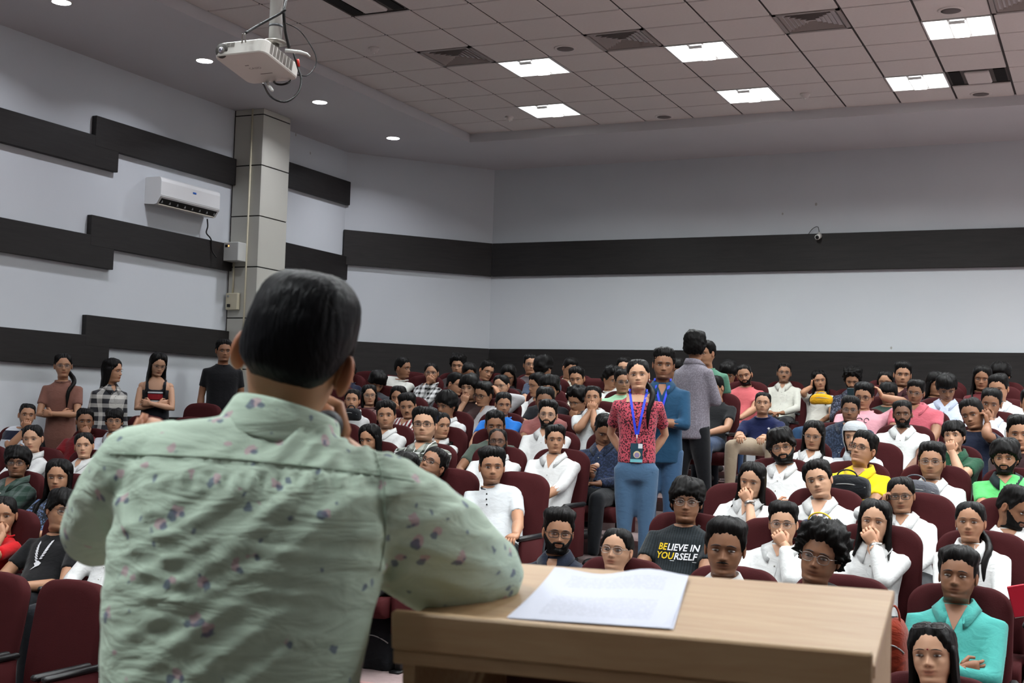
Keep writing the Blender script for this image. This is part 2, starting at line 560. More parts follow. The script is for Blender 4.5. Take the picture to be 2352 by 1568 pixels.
def head_parts(mb, R, tone, sex='m', stubble=0.0, smile=0.0, eyes=1.0):
    """Adds head, ears, eyes and brows to mb in head space with vertex colours."""
    P = R.reshape(-1, 3).copy()
    x, y, z = P.T
    if smile:
        w = np.exp(-((np.abs(x) - .020) / .008) ** 2 - ((z + .066) / .008) ** 2) * (y > .04)
        P[:, 2] += smile * .006 * w
    c = np.tile(np.array(tone), (len(P), 1))
    def tint(w, col):
        nonlocal c
        c = c * (1 - w[:, None]) + np.array(col) * w[:, None]
    front = sstep(.03, .06, y)
    lip = (np.exp(-(x / .021) ** 4) * np.exp(-((z + .066) / .0105) ** 4)) * front
    tint(lip * (.80 if sex == 'f' else .62), (tone[0] * .75, tone[1] * .42, tone[2] * .42) if sex == 'f' else (tone[0] * .7, tone[1] * .5, tone[2] * .5))
    mouth = np.exp(-(x / .022) ** 4 - ((z + .0662) / .0030) ** 2) * front
    tint(mouth * .92, (tone[0] * .22, tone[1] * .14, tone[2] * .13))
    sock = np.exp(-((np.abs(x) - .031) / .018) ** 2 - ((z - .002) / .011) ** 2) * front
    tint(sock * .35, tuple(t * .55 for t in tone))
    nost = np.exp(-((np.abs(x) - .0065) / .004) ** 2 - ((z + .0435) / .003) ** 2) * front
    tint(nost * .7, tuple(t * .25 for t in tone))
    if stubble:
        a = np.abs(np.arctan2(x, y + .01))
        e = np.interp(a, [0, .3, .6, 1.0, 1.35], [-.076, -.072, -.055, -.03, 0])
        j = sstep(-.002, .012, e - z) * (z > -.13) * (a < 1.45)
        mo = np.exp(-((z + .0515) / .006) ** 2) * np.exp(-(x / .026) ** 4) * front
        tint(np.clip(np.maximum(j, mo), 0, 1) * stubble, tuple(t * .32 for t in tone))
    mb.add(P, grid_faces(len(_HT), _HN), c)
    for s in (-1, 1):
        v, f = ball_np((0, 0, 0), (.0075, .0175, .031), 12, 9)
        dent = np.exp(-((v[:, 1] - .002) / .009) ** 2 - ((v[:, 2] - .004) / .015) ** 2) * (v[:, 0] > 0)
        v[:, 0] -= dent * .009
        v[:, 1] *= np.interp(v[:, 2], [-.03, -.01, .03], [.55, .85, 1.05])
        v[:, 0] += .35 * np.clip(-v[:, 1], 0, 1)
        v[:, 0] *= s
        mb.add(v + (s * .0765, -.006, -.006), f if s > 0 else [q[::-1] for q in f], np.array(tone) * (.95, .85, .82))
        e, fe = ball_np((0, 0, 0), (.0145, .0065, .0058 * eyes), 14, 9)
        ce = np.tile(np.array((.32, .30, .285)), (len(e), 1))
        r = np.hypot(e[:, 0], e[:, 2])
        ce[r < .0070] = (.03, .016, .010)
        ce[(e[:, 2] > .0032 * eyes) | (r > .0135)] = (.02, .012, .010)
        e[:, 1] -= .10 * np.abs(e[:, 0])
        mb.add(e + (s * .0315, .0832, .0005), fe, ce)
        u = np.linspace(-1, 1, 7)
        xs = s * (.031 + .019 * u)
        top = .0205 + .004 * (1 - u ** 2) - .002 * u
        yy = .0965 - .10 * (np.abs(xs) - .02) - .18 * np.clip(np.abs(xs) - .034, 0, 1)
        hgt = (.0034 if sex == 'm' else .0022) * (1.1 - .6 * np.abs(u))
        v = np.r_[np.c_[xs, yy, top - hgt], np.c_[xs, yy + .0022, top], np.c_[xs, yy - .001, top + hgt]]
        f = [(i, i + 1, i + 8, i + 7) for i in range(6)] + [(7 + i, 8 + i, 15 + i, 14 + i) for i in range(6)]
        mb.add(v, f, (.02, .014, .011))
def glasses_parts(shape='round'):
    """Two rims, a bridge and two temples (frame) and two lenses, in head space."""
    fr, le = MB(), MB()
    a = np.arange(18) * 2 * math.pi / 18
    for s in (-1, 1):
        ex, ez = (.0235, .0195) if shape == 'round' else (.026, .0165)
        pw = .8 if shape == 'round' else .55
        cx = np.sign(np.cos(a)) * np.abs(np.cos(a)) ** pw * ex
        cz = np.sign(np.sin(a)) * np.abs(np.sin(a)) ** pw * ez
        pts = np.c_[s * .0325 + cx, .1035 - .10 * np.abs(s * .0325 + cx) ** 1.0, cz - .003]
        v, f = tube_np(np.r_[pts, pts[:1]], .0014 if shape == 'round' else .0019, 5)
        fr.add(v, f)
        le.add(pts + (0, -.0005, 0), [tuple(range(18))])
        fr.tube([(s * .057, .097, .006), (s * .071, .075, .008), (s * .0775, .03, .008), (s * .079, -.005, .004)], .0014, 5)
    fr.tube([(-.010, .1035, .001), (0, .106, .004), (.010, .1035, .001)], .0015, 5)
    return fr, le

def hand_np(curl=.5, spread=.12, side=1, thumb=.6):
    """Palm with four fingers and a thumb: wrist at the origin, fingers along +y, palm faces -z."""
    mb = MB()
    v, f = loft_np([np.array([(-w, y, -d * .8), (-w * .4, y, -d), (w * .4, y, -d), (w, y, -d * .8), (w, y, d * .7), (w * .4, y, d), (-w * .4, y, d), (-w, y, d * .7)])
                    for y, w, d in ((-.02, .022, .016), (.0, .026, .017), (.03, .037, .016), (.065, .041, .014), (.088, .039, .012))])
    mb.add(v, f)
    for k, (x, L) in enumerate(((-.030, .066), (-.010, .077), (.011, .072), (.030, .056))):
        p = np.array([x * .95, .078, 0.0])
        pts, ang = [p.copy()], 0.0
        dx = (x / .03) * spread
        for seg, fr in enumerate((.46, .31, .23)):
            ang -= curl * (0.9, 1.2, 0.8)[seg]
            p = p + L * fr * np.array([dx * math.cos(ang), math.cos(ang), math.sin(ang)])
            pts.append(p.copy())
        mb.tube(pts, [.0098, .0090, .0080, .0058], 6)
    t0 = np.array([-.030, .018, -.004])
    th = thumb
    p1 = t0 + .042 * unit((-.75 + .3 * th, .7, -.45 * th))
    p2 = p1 + .030 * unit((-.25 + .7 * th, .9, -.4 * th))
    mb.tube([t0 + (.012, -.008, 0), t0, p1, p2], [.013, .0135, .0100, .0068], 6)
    V, F = mb.arrays()
    if side < 0:
        V = V * (-1, 1, 1)
        F = [q[::-1] for q in F]
    return V, F
def ik(S, H, l1, l2, pole):
    d = H - S
    L = np.linalg.norm(d)
    Lm = (l1 + l2) * .985
    if L > Lm:
        H = S + d / L * Lm
        d = H - S
        L = Lm
    L = max(L, abs(l1 - l2) + .02)
    u = d / L
    a = (l1 * l1 - l2 * l2 + L * L) / (2 * L)
    h = math.sqrt(max(l1 * l1 - a * a, 0))
    p = np.asarray(pole, float)
    p = unit(p - u * (p @ u))
    return S + u * a + p * h, H
# ------------------------------------------------------------------ the hall
XL, XR, YB, YF = -9.48, 9.48, 16.55, -5.0
ZS, ZP = CAMZ + 3.50, CAMZ + 3.61             # soffit and recessed tile ceiling
ZSTAGE = CAMZ - 1.36
HC = 1.04                                     # height of a chair back over its floor
ROWS = [(5.40, -.957), (6.43, -.72), (7.30, -.53), (8.15, -.39), (9.35, -.25), (10.20, -.12), (11.00, .02), (11.85, .16),
        (12.65, .285), (13.45, .43), (14.30, .50)]
ROWY = [r[0] for r in ROWS]
ROWF = [CAMZ + r[1] - HC for r in ROWS]
def floor_at(y):
    z = ROWF[0]
    for k in range(1, len(ROWS)):
        if y > ROWY[k - 1] + .07:
            z = ROWF[k]
    return z

def wall_mat():
    t = NT('painted_wall')
    co = t.coord()
    n1 = t.n('ShaderNodeTexNoise', i_Scale=0.9, i_Detail=4.0, i_Vector=co)
    base = t.mix(n1.outputs[0], srgb('#c6cbd0'), srgb('#d2d6d9'))
    mp = t.n('ShaderNodeMapping', i_Vector=co, i_Scale=(3.0, 3.0, 2.2))
    v = t.n('ShaderNodeTexVoronoi', i_Scale=1.0, i_Vector=mp.outputs[0])
    spot = t.math('LESS_THAN', v.outputs['Distance'], 0.045)
    n2 = t.n('ShaderNodeTexNoise', i_Scale=0.55, i_Detail=1.0, i_Vector=co)
    far = t.math('GREATER_THAN', n2.outputs[0], 0.52)
    base = t.mix(t.math('MULTIPLY', t.math('MULTIPLY', spot, far), 0.65), base, srgb('#8d867c'))
    t.set('Base Color', base)
    t.set('Roughness', 0.75)
    t.set('Specular IOR Level', 0.2)
    n3 = t.n('ShaderNodeTexNoise', i_Scale=60.0, i_Detail=3.0, i_Vector=co)
    t.bump(n3.outputs[0], 0.06, 0.004)
    return t.mat
def wood_mat(name, a, b, along='X', rough=0.45, scale=1.0):
    t = NT(name)
    co = t.coord()
    sc = {'X': (1.2, 14.0, 14.0), 'Y': (14.0, 1.2, 14.0), 'XY': (1.5, 1.5, 18.0), 'Z': (14, 14, 1.2)}[along]
    mp = t.n('ShaderNodeMapping', i_Vector=co, i_Scale=tuple(s * scale for s in sc))
    n1 = t.n('ShaderNodeTexNoise', i_Scale=2.2, i_Detail=6.0, i_Distortion=0.6, i_Vector=mp.outputs[0])
    rmp = t.n('ShaderNodeMapRange', i_Value=n1.outputs[0], i_1=0.3, i_2=0.7)
    t.set('Base Color', t.mix(rmp.outputs[0], a, b))
    t.set('Roughness', rough)
    t.set('Specular IOR Level', 0.35)
    t.bump(n1.outputs[0], 0.08, 0.002)
    return t.mat
WALL = wall_mat()
DARK = wood_mat('dark_laminate', srgb('#1a1716'), srgb('#242120'), 'XY', 0.5)
SOFF = plain('soffit_paint', srgb('#c9c8ca'), 0.85, 0.1, noise=0.03, scale=1.5)
TILE = plain('ceiling_tile', srgb('#d6d0cc'), 0.9, 0.1, noise=0.05, scale=35.0, bump=0.15)
GRIDM = plain('ceiling_grid', srgb('#3a3533'), 0.7)  # dark bar colour paints in the shadow gap between the tiles
CARPET = plain('aisle_carpet', srgb('#8e7c7b'), 0.95, 0.05, noise=0.18, scale=25.0, bump=0.3)
NOSING = plain('step_edge', srgb('#9a7674'), 0.7)
WHITEP = plain('white_plastic', srgb('#dcdcd6'), 0.35, 0.4)
GREYP = plain('grey_plastic', srgb('#8f908e'), 0.4, 0.4)
BLACKP = plain('black_plastic', srgb('#101011'), 0.4, 0.4)
CLAD = plain('column_cladding', srgb('#bdbcb2'), 0.4, 0.4, noise=0.04, scale=3.0)

def structure(name, mb, mat, label, smooth=False):
    o = mb.build(name, mat, smooth=smooth)
    return tag(o, label, None, None, 'structure')
# walls
b = MB(); b.box((XL - .2, YF - .2, -.6), (XL, 14.83, ZS + .3))
structure('wall_left', b, WALL, 'pale grey painted side wall with stepped dark boards')
b = MB()
cx0, cy0, cx1, cy1 = XL, 14.83, -8.08, YB
b.add([(cx0, cy0, -.6), (cx1, cy1, -.6), (cx1 - .2, cy1 + .2, -.6), (cx0 - .2, cy0 + .1, -.6), (cx0, cy0, ZS + .3), (cx1, cy1, ZS + .3), (cx1 - .2, cy1 + .2, ZS + .3), (cx0 - .2, cy0 + .1, ZS + .3)],
      [(3, 2, 1, 0), (4, 5, 6, 7), (0, 1, 5, 4), (1, 2, 6, 5), (2, 3, 7, 6), (3, 0, 4, 7)])
structure('wall_corner', b, WALL, 'slanted pale grey wall piece between side and back wall')
b = MB(); b.box((cx1, YB, -.6), (XR + .2, YB + .2, ZS + .3))
structure('wall_back', b, WALL, 'pale grey back wall with two long dark boards')
b = MB(); b.box((XR, YF - .2, -.6), (XR + .2, YB, ZS + .3))
structure('wall_right', b, WALL, 'pale grey wall on the far right side')
b = MB(); b.box((XL, YF - .2, -.6), (XR, YF, ZS + .3))
structure('wall_front', b, WALL, 'wall behind the stage')
# dark boards on the walls: (y0, y1, z0, z1) on the left wall
TB = 0.06
ti = 0
def board_left(y0, y1, z0, z1, label, t=0.0):
    global ti
    ti += 1
    m = MB(); m.box((XL, y0, CAMZ + z0), (XL + TB + t, y1, CAMZ + z1), bev=.004)
    structure('trim_%d' % ti, m, DARK, label)
for nm, z in (('top', 2.39), ('second', 1.37), ('third', .35), ('lowest', -.67)):
    board_left(YF, 10.35, z, z + .32, 'dark wood board on side wall, %s one nearest the stage' % nm)
    board_left(10.0, 12.33, z + .322 - .11, z + .525, 'dark wood board left of the column, %s of its column' % nm, .0015)
    board_left(12.88, 14.85, z + .38, z + .70, 'dark wood board right of the column, %s of its column' % nm)
for nm, z0, z1 in (('upper', 1.96, 2.43), ('lower', .40, .925)):
    ti += 1
    m = MB()
    d = unit((cx1 - cx0, cy1 - cy0, 0)); n = np.array([d[1], -d[0], 0]) * TB
    p0, p1 = np.array([cx0, cy0, 0]) - d * .02, np.array([cx1, cy1, 0])
    q1 = np.array([cx1 + .03, cy1 - TB, 0])
    pts = [p0, p1, q1, p0 + n]
    m.add([p + (0, 0, CAMZ + z) for z in (z0, z1) for p in pts], [(3, 2, 1, 0), (4, 5, 6, 7), (0, 1, 5, 4), (1, 2, 6, 5), (2, 3, 7, 6), (3, 0, 4, 7)])
    structure('trim_%d' % ti, m, DARK, '%s wide dark board on the slanted corner wall' % nm)
    ti += 1
    m = MB(); m.box((cx1 + .03, YB - TB, CAMZ + z0), (XR, YB, CAMZ + z1), bev=.004)
    structure('trim_%d' % ti, m, DARK, '%s wide dark board along the back wall' % nm)
# column with cladding panels
XC, YC0, YC1 = -9.06, 12.33, 12.88
col_o = empty('column', (XC, YC0, ROWF[7]), 'square column clad in cream panels with dark joints', None, None, 'structure')
m = MB(); m.box((XL, YC0 + .012, ROWF[6] - .3), (XC - .012, YC1, ZS)); m.build('core', plain('joint_dark', srgb('#23201e'), .8), col_o, smooth=False)
z = CAMZ + 2.83 + 1.2
while z > ROWF[7]:
    z0, z1 = z - .6 + .007, min(z - .007, ZS - .002)
    if z1 - z0 > .05:
        m = MB(); m.box((XL + .02, YC0, z0), (XC, YC0 + .014, z1)); m.box((XC - .014, YC0 + .012, z0), (XC, YC1, z1))
        m.build('panel', CLAD, col_o, smooth=False)
    z -= .6
# ceiling: soffit ring, step, tiles
XPI, YPB, YPF = 7.56, 14.745, -3.9
b = MB()
b.box((XL, YF, ZS), (-7.575, YB, ZS + .3)); b.box((XPI, YF, ZS), (XR, YB, ZS + .3))
b.box((-7.575, YPB, ZS), (XPI, YB, ZS + .3)); b.box((-7.575, YF, ZS), (XPI, YPF, ZS + .3))
b.box((-7.6, YPF - .02, ZP + .02), (XPI + .02, YPB + .02, ZP + .1))
ceil = structure('ceiling', b, SOFF, 'dropped ceiling with a tiled recess and plain border')
GX, GY, TS = -6.9747, 9.3749, 0.6
LIGHTS = [(2, 4), (1, 7), (5, 4), (5, 7), (9, 4), (8, 7)]
VENTS = [(1, 3), (4, 3), (7, 3), (10, 3)]
HOLES = [(1, 0), (9, 7)]
def inframe(p, marg=30):
    d = np.asarray(p) - CAM
    w = d @ CF
    if w <= 0.1:
        return False
    u, v = 1176 + FPX * (d @ CR) / w, 784 - FPX * (d @ CU) / w
    return -marg < u < 2352 + marg and -marg < v < 1568 + marg
EXTRA = []
for r in (1, -2, -5, -8):
    for c in (2, 5, 9, 12, 15, 18, 22):
        ctr = (GX + (c + .5) * TS, GY + (r + .5) * TS, ZP)
        if not inframe(ctr, 120):
            EXTRA.append((c, r))
EXTRA += [(7, -15), (5, -15), (3, -15)]
for r in (4, 7):
    for c in (12, 15, 19, 22):
        EXTRA.append((c, r))
m = MB(); e = .5 * TS - .009
bb = .006
m.add([(-e, -e, .014), (e, -e, .014), (e, e, .014), (-e, e, .014), (-e + bb, -e + bb, 0), (e - bb, -e + bb, 0), (e - bb, e - bb, 0), (-e + bb, e - bb, 0)],
      [(4, 5, 1, 0), (5, 6, 2, 1), (6, 7, 3, 2), (7, 4, 0, 3), (7, 6, 5, 4), (0, 1, 2, 3)])
tile_me = m.mesh('tile', smooth=False)
tile_me.materials.append(TILE)
rest, grid = MB(), MB()
tv, tf = m.arrays()
ncol, r0, r1 = 25, -22, 8
for c in range(-1, ncol - 1):
    for r in range(r0, r1 + 1):
        ctr = np.array((GX + (c + .5) * TS, GY + (r + .5) * TS, ZP))
        if (c, r) in LIGHTS + VENTS + HOLES + EXTRA:
            continue
        vis = any(inframe(ctr + (sx * .3, sy * .3, 0), 0) for sx in (-1, 1) for sy in (-1, 1))
        if vis and r >= 0:
            o = link('tile', tile_me, None, ceil); o.location = ctr
        else:
            rest.add(tv + ctr, tf)
o = rest.build('tile_field', TILE, ceil, smooth=False); o['kind'] = 'stuff'
for c in range(-1, ncol):
    x = GX + c * TS
    grid.box((x - .012, YPF, ZP + .010), (x + .012, YPB, ZP + .018))
for r in range(r0, r1 + 2):
    y = GY + r * TS
    grid.box((-7.575, y - .012, ZP + .0102), (XPI, y + .012, ZP + .0182))
grid.build('tile_grid', GRIDM, ceil, smooth=False)
# recessed three-part ceiling lamps
PANEL = glow('lamp_diffuser', (1.0, 1.0, 1.0), PANEL_STRENGTH)
LFRAME = plain('lamp_frame', srgb('#d8d8d6'), .4)
def panel_lamp(c, r, label, grp, first):
    ctr = np.array((GX + (c + .5) * TS, GY + (r + .5) * TS, ZP))
    o = empty('ceiling_lamp', ctr, label, 'lamp', grp)
    L = bpy.data.lights.new('lamp_light', 'AREA')
    L.shape = 'SQUARE'; L.size = .5; L.energy = PANEL_WATT if r > -12 else STAGE_WATT; L.spread = math.radians(PANEL_SPREAD); L.color = (.93, .985, 1.0)
    lo = bpy.data.objects.new('lamp_light', L); COL.objects.link(lo); lo.parent = o; lo.location = (0, 0, -.03)
    if not first:
        for nm, me in LAMP_ME:
            k = link(nm, me, None, None); k.parent = o
        return
    for nm, mb, mt in (('frame', lamp_frame(), LFRAME), ('diffuser', lamp_dif(-.285, -.085), PANEL), ('diffuser', lamp_dif(.085, .285), PANEL),
                       ('diffuser', lamp_mid(), PANEL), ('baffle', lamp_baf(), LFRAME)):
        me = mb.mesh(nm, smooth=False); me.materials.append(mt)
        LAMP_ME.append((nm, me))
        k = link(nm, me, None, None); k.parent = o
LAMP_ME = []
def lamp_frame():
    q = MB(); e = .297
    for lo, hi in (((-e, -e, -.006), (e, -e + .014, .02)), ((-e, e - .014, -.006), (e, e, .02)), ((-e, -e, -.006), (-e + .014, e, .02)), ((e - .014, -e, -.006), (e, e, .02))):
        q.box(lo, hi)
    return q
def lamp_dif(x0, x1):
    q = MB(); q.box((x0, -.283, .004), (x1, .283, .012)); return q
def lamp_mid():
    q = MB(); q.box((-.062, -.20, -.016), (.062, .26, -.008)); return q
def lamp_baf():
    q = MB(); q.box((-.085, -.283, .005), (-.062, .283, .03)); q.box((.062, -.283, .005), (.085, .283, .03)); q.box((-.066, -.235, -.022), (.066, -.20, -.004)); return q
names = {(2, 4): 'square ceiling lamp beside the leftmost slatted vent', (1, 7): 'square ceiling lamp nearest the back left corner of the ceiling recess',
         (5, 4): 'square ceiling lamp just right of the middle slatted vent', (5, 7): 'square ceiling lamp near the back edge, above the standing people',
         (9, 4): 'square ceiling lamp at the top right, below a round speaker', (8, 7): 'square ceiling lamp left of the open square duct'}
fst = True
for c, r in LIGHTS:
    panel_lamp(c, r, names[(c, r)], 'square ceiling lamps', fst); fst = False
for c, r in EXTRA:
    panel_lamp(c, r, 'square ceiling lamp over the front of the hall', 'square ceiling lamps out of view', False)
# slatted vents
SLAT = plain('vent_metal', srgb('#9a928e'), .5, .3)
VDARK = plain('vent_dark', srgb('#161413'), .9)
vl = ['leftmost slatted air vent in the ceiling', 'slatted air vent between the second and third lamps', 'slatted air vent right of the middle lamps', 'slatted air vent cut off by the top right corner']
for i, (c, r) in enumerate(VENTS):
    ctr = np.array((GX + (c + .5) * TS, GY + (r + .5) * TS, ZP))
    o = empty('air_vent', ctr, vl[i], 'vent', 'ceiling air vents')
    q = MB(); q.box((-.29, -.29, .06), (.29, .29, .07)); q.build('duct', VDARK, None, False).parent = o
    q = MB()
    for lo, hi in (((-.297, -.297, -.004), (.297, -.262, .02)), ((-.297, .262, -.004), (.297, .297, .02)), ((-.297, -.297, -.004), (-.262, .297, .02)), ((.262, -.297, -.004), (.297, .297, .02))):
        q.box(lo, hi)
    q.build('frame', SLAT, None, False).parent = o
    for k in range(6):                         # square louvres, one inside the other
        e0 = .25 - k * .04
        q = MB()
        for sx, sy in ((1, 0), (-1, 0), (0, 1), (0, -1)):
            a0, a1 = e0, e0 - .030
            if sx:
                q.add([(sx * a0, -a0, .0), (sx * a0, a0, .0), (sx * a1, a1, .035), (sx * a1, -a1, .035)], [(0, 1, 2, 3)])
            else:
                q.add([(-a0, sy * a0, .0), (a0, sy * a0, .0), (a1, sy * a1, .035), (-a1, sy * a1, .035)], [(0, 1, 2, 3)])
        q.build('louvre', SLAT, None, False).parent = o
for (c, r), lb in zip(HOLES, ('open ceiling duct with a boxed unit at the top edge', 'open square ceiling duct right of a lamp')):
    ctr = np.array((GX + (c + .5) * TS, GY + (r + .5) * TS, ZP))
    o = empty('ceiling_duct', ctr, lb, 'duct', 'open ceiling ducts')
    q = MB(); q.box((-.297, -.297, .018), (.297, .297, .02)); q.build('recess', plain('duct_grey', srgb('#5c5754'), .8), None, False).parent = o
    q = MB(); q.box((-.12, -.22, -.012), (.12, .22, .018), bev=.01); q.build('unit', TILE, None, False).parent = o
    for s_ in (-1, 1):
        q = MB(); q.box((s_ * .215 - .055, -.25, .006), (s_ * .215 + .055, .25, .017)); q.build('slot', VDARK, None, False).parent = o
# round ceiling speakers, smoke detectors, downlights
SPK = plain('speaker_grille', srgb('#6d6664'), .7)
for (x, y), lb in zip(((-4.90, 11.53), (-1.29, 11.53), (-1.31, 14.56), (-4.88, 14.56)),
                      ('round ceiling speaker above the second row of lamps', 'round ceiling speaker near the top right lamp', 'round ceiling speaker below the open duct', 'round ceiling speaker near the back edge of the tiles')):
    o = empty('ceiling_speaker', (x, y, ZP), lb, 'speaker', 'ceiling speakers')
    a = np.arange(24) * math.pi / 12
    v, f = loft_np([np.c_[np.cos(a) * r, np.sin(a) * r, np.full(24, z)] for r, z in ((.115, .004), (.112, -.006), (.098, -.009))])
    q = MB(); q.add(v, f); q.build('rim', WHITEP if 0 else TILE, None).parent = o
    v, f = loft_np([np.c_[np.cos(a) * r, np.sin(a) * r, np.full(24, z)] for r, z in ((.096, -.008), (.05, -.012), (.01, -.013))])
    q = MB(); q.add(v, f); q.build('grille', SPK, None).parent = o
for (x, y), lb in zip(((-6.71, 10.91), (-6.67, 14.02), (-3.08, 14.0)), ('small smoke detector left of the leftmost vent', 'small smoke detector at the back left corner tile', 'small smoke detector right of the back middle lamp')):
    o = empty('smoke_detector', (x, y, ZP), lb, 'detector', 'smoke detectors')
    a = np.arange(18) * math.pi / 9
    v, f = loft_np([np.c_[np.cos(a) * r, np.sin(a) * r, np.full(18, z)] for r, z in ((.055, .004), (.055, -.015), (.042, -.022), (.04, -.04), (.025, -.05))])
    q = MB(); q.add(v, f); q.build('housing', TILE, None).parent = o
    q = MB(); q.ball((0, 0, -.05), .012); q.build('sensor', WHITEP, None).parent = o
SPOT = glow('downlight_glow', (0.92, 0.93, 1.0), SPOT_STRENGTH)
dl = [(-8.41, 8.43, 'round downlight at the top left corner of the picture'), (-8.41, 10.41, 'round downlight just left of the projector'),
      (-8.25, 12.28, 'round downlight right of the projector, above the column'), (-8.41, 14.22, 'round downlight farthest back, left of the tiled recess')]
dl += [(-8.41, y, 'round downlight in the ceiling border beside the stage') for y in (6.45, 4.5, 2.55)]
dl += [(8.41, y, 'round downlight in the ceiling border beside the stage') for y in (14.2, 12.3, 10.4, 8.4, 6.45, 4.5, 2.55)]
a = np.arange(24) * math.pi / 12
for x, y, lb in dl:
    o = empty('downlight', (x, y, ZS), lb, 'lamp', 'ceiling downlights')
    L = bpy.data.lights.new('downlight_light', 'AREA')
    L.shape = 'DISK'; L.size = .14; L.energy = SPOT_WATT; L.spread = math.radians(140); L.color = (.90, .92, 1.0)
    lo = bpy.data.objects.new('downlight_light', L); COL.objects.link(lo); lo.parent = o; lo.location = (0, 0, -.02)
    v, f = loft_np([np.c_[np.cos(a) * r, np.sin(a) * r, np.full(24, z)] for r, z in ((.098, .004), (.095, -.006), (.082, -.004))], cap=False)
    q = MB(); q.add(v, f); q.build('rim', WHITEP, None).parent = o
    v, f = loft_np([np.c_[np.cos(a) * r, np.sin(a) * r, np.full(24, z)] for r, z in ((.084, .002), (.080, -.006), (.03, -.009))])
    q = MB(); q.add(v, f); q.build('lens', SPOT, None).parent = o
# floors
b = MB(); b.box((XL, YF, -.35), (XR, ROWY[0] + .07, ROWF[0]))
b.box((XL, ROWY[-1] + .12, -.35), (XR, YB, ROWF[10] + .0))
for k in range(1, len(ROWS)):
    b.box((XL, ROWY[k - 1] + .07, -.35), (XR, ROWY[k] + (.07 if k < len(ROWS) - 1 else .12), ROWF[k]))
flo = structure('floor', b, CARPET, 'pink carpeted stepped floor of the hall')
for k in range(1, len(ROWS)):
    m = MB(); y = ROWY[k - 1] + .07
    m.box((XL, y - .008, ROWF[k] - .035), (XR, y + .035, ROWF[k] + .004)); m.build('step_nosing', NOSING, flo, smooth=False)
b = MB(); b.box((-7.0, YF, 0.0), (7.0, 3.45, ZSTAGE), bev=.01)
structure('floor_stage', b, wood_mat('stage_boards', srgb('#5a4e46'), srgb('#6a5c52'), 'X'), 'brown stage platform under the lectern')
# ------------------------------------------------------------------ auditorium chairs
def velvet():
    t = NT('maroon_velvet')
    co = t.coord()
    nz = t.n('ShaderNodeTexNoise', i_Scale=9.0, i_Detail=3.0, i_Vector=co)
    n2 = t.n('ShaderNodeTexNoise', i_Scale=160.0, i_Detail=2.0, i_Vector=co)
    t.set('Base Color', t.mix(nz.outputs[0], (.038, .0056, .0066), (.053, .0078, .009)))
    t.set('Roughness', 0.85)
    t.set('Specular IOR Level', 0.15)
    t.set('Sheen Weight', 0.06)
    t.set('Sheen Tint', srgb('#b03038') + (1,))
    t.bump(n2.outputs[0], 0.2, 0.003)
    return t.mat
VELVET = velvet()
def back_outline(w, h, rt, n=9):
    """Rounded-top outline in x (across) and s (up)."""
    pts = [(-w * .90, 0.0), (-w * .97, h * .25), (-w, h * .5)]
    for i in range(n + 1):
        t = math.pi - (math.pi / 2) * i / n
        pts.append((-w + rt + rt * math.cos(t), h - rt * .85 + rt * .85 * math.sin(t)))
    for i in range(1, 4):
        x = (-w + rt) * (1 - i / 2)
        pts.append((x, h + .008 * (1 - (x / w) ** 2)))
    for i in range(n + 1):
        t = math.pi / 2 - (math.pi / 2) * i / n
        pts.append((w - rt + rt * math.cos(t), h - rt * .85 + rt * .85 * math.sin(t)))
    pts += [(w, h * .5), (w * .97, h * .25), (w * .90, 0.0)]
    return np.array(pts)
def chair_meshes():
    W, H = .235, HC - .40
    ol = back_outline(W, H, .125)
    c = ol.mean(0)
    ax, up, nn = np.array([1., 0, 0]), unit((0, .20, 1)), unit((0, -1, .20))
    o = np.array([0, .02, .40])
    def ring(sc, d):
        p = c + (ol - c) * sc
        return o + np.outer(p[:, 0], ax) + np.outer(p[:, 1], up) * (1 / up[2]) * .985 + nn * d
    q = MB()
    v, f = loft_np([ring(.93, -.035), ring(.985, -.02), ring(1.0, .0), ring(.985, .03), ring(.90, .045), ring(.60, .050)])
    q.add(v, f)
    back = q.mesh('backrest'); back.materials.append(VELVET)
    q = MB()
    v, f = loft_np([ring(.90, -.036), ring(.90, -.046)]); q.add(v, f)
    shell = q.mesh('back_shell'); shell.materials.append(BLACKP)
    q = MB()
    prof = [(-.46, .36), (-.485, .40), (-.47, .445), (-.40, .46), (-.2, .445), (.02, .435), (.03, .36), (-.2, .33), (-.40, .33)]
    rings = []
    for x, s in ((-.225, .88), (-.215, .97), (-.15, 1.0), (.15, 1.0), (.215, .97), (.225, .88)):
        pc = np.mean(prof, 0)
        rings.append(np.array([(x, pc[0] + (y - pc[0]) * s, pc[1] + (z - pc[1]) * s) for y, z in prof]))
    v, f = loft_np(rings); q.add(v, f)
    seat = q.mesh('seat'); seat.materials.append(VELVET)
    q = MB(); q.box((-.021, -.40, .615), (.021, .0, .648), bev=.012)
    arm = q.mesh('armrest'); arm.materials.append(BLACKP)
    q = MB()
    q.box((-.014, -.36, .24), (.014, -.02, .615), bev=.008)
    side = q.mesh('side_panel'); side.materials.append(VELVET)
    q = MB(); q.box((-.02, -.28, .0), (.02, -.14, .24), bev=.006); q.box((-.035, -.32, .0), (.035, -.08, .015), bev=.004)
    leg = q.mesh('leg'); leg.materials.append(BLACKP)
    return back, shell, seat, arm, side, leg
CH = chair_meshes()
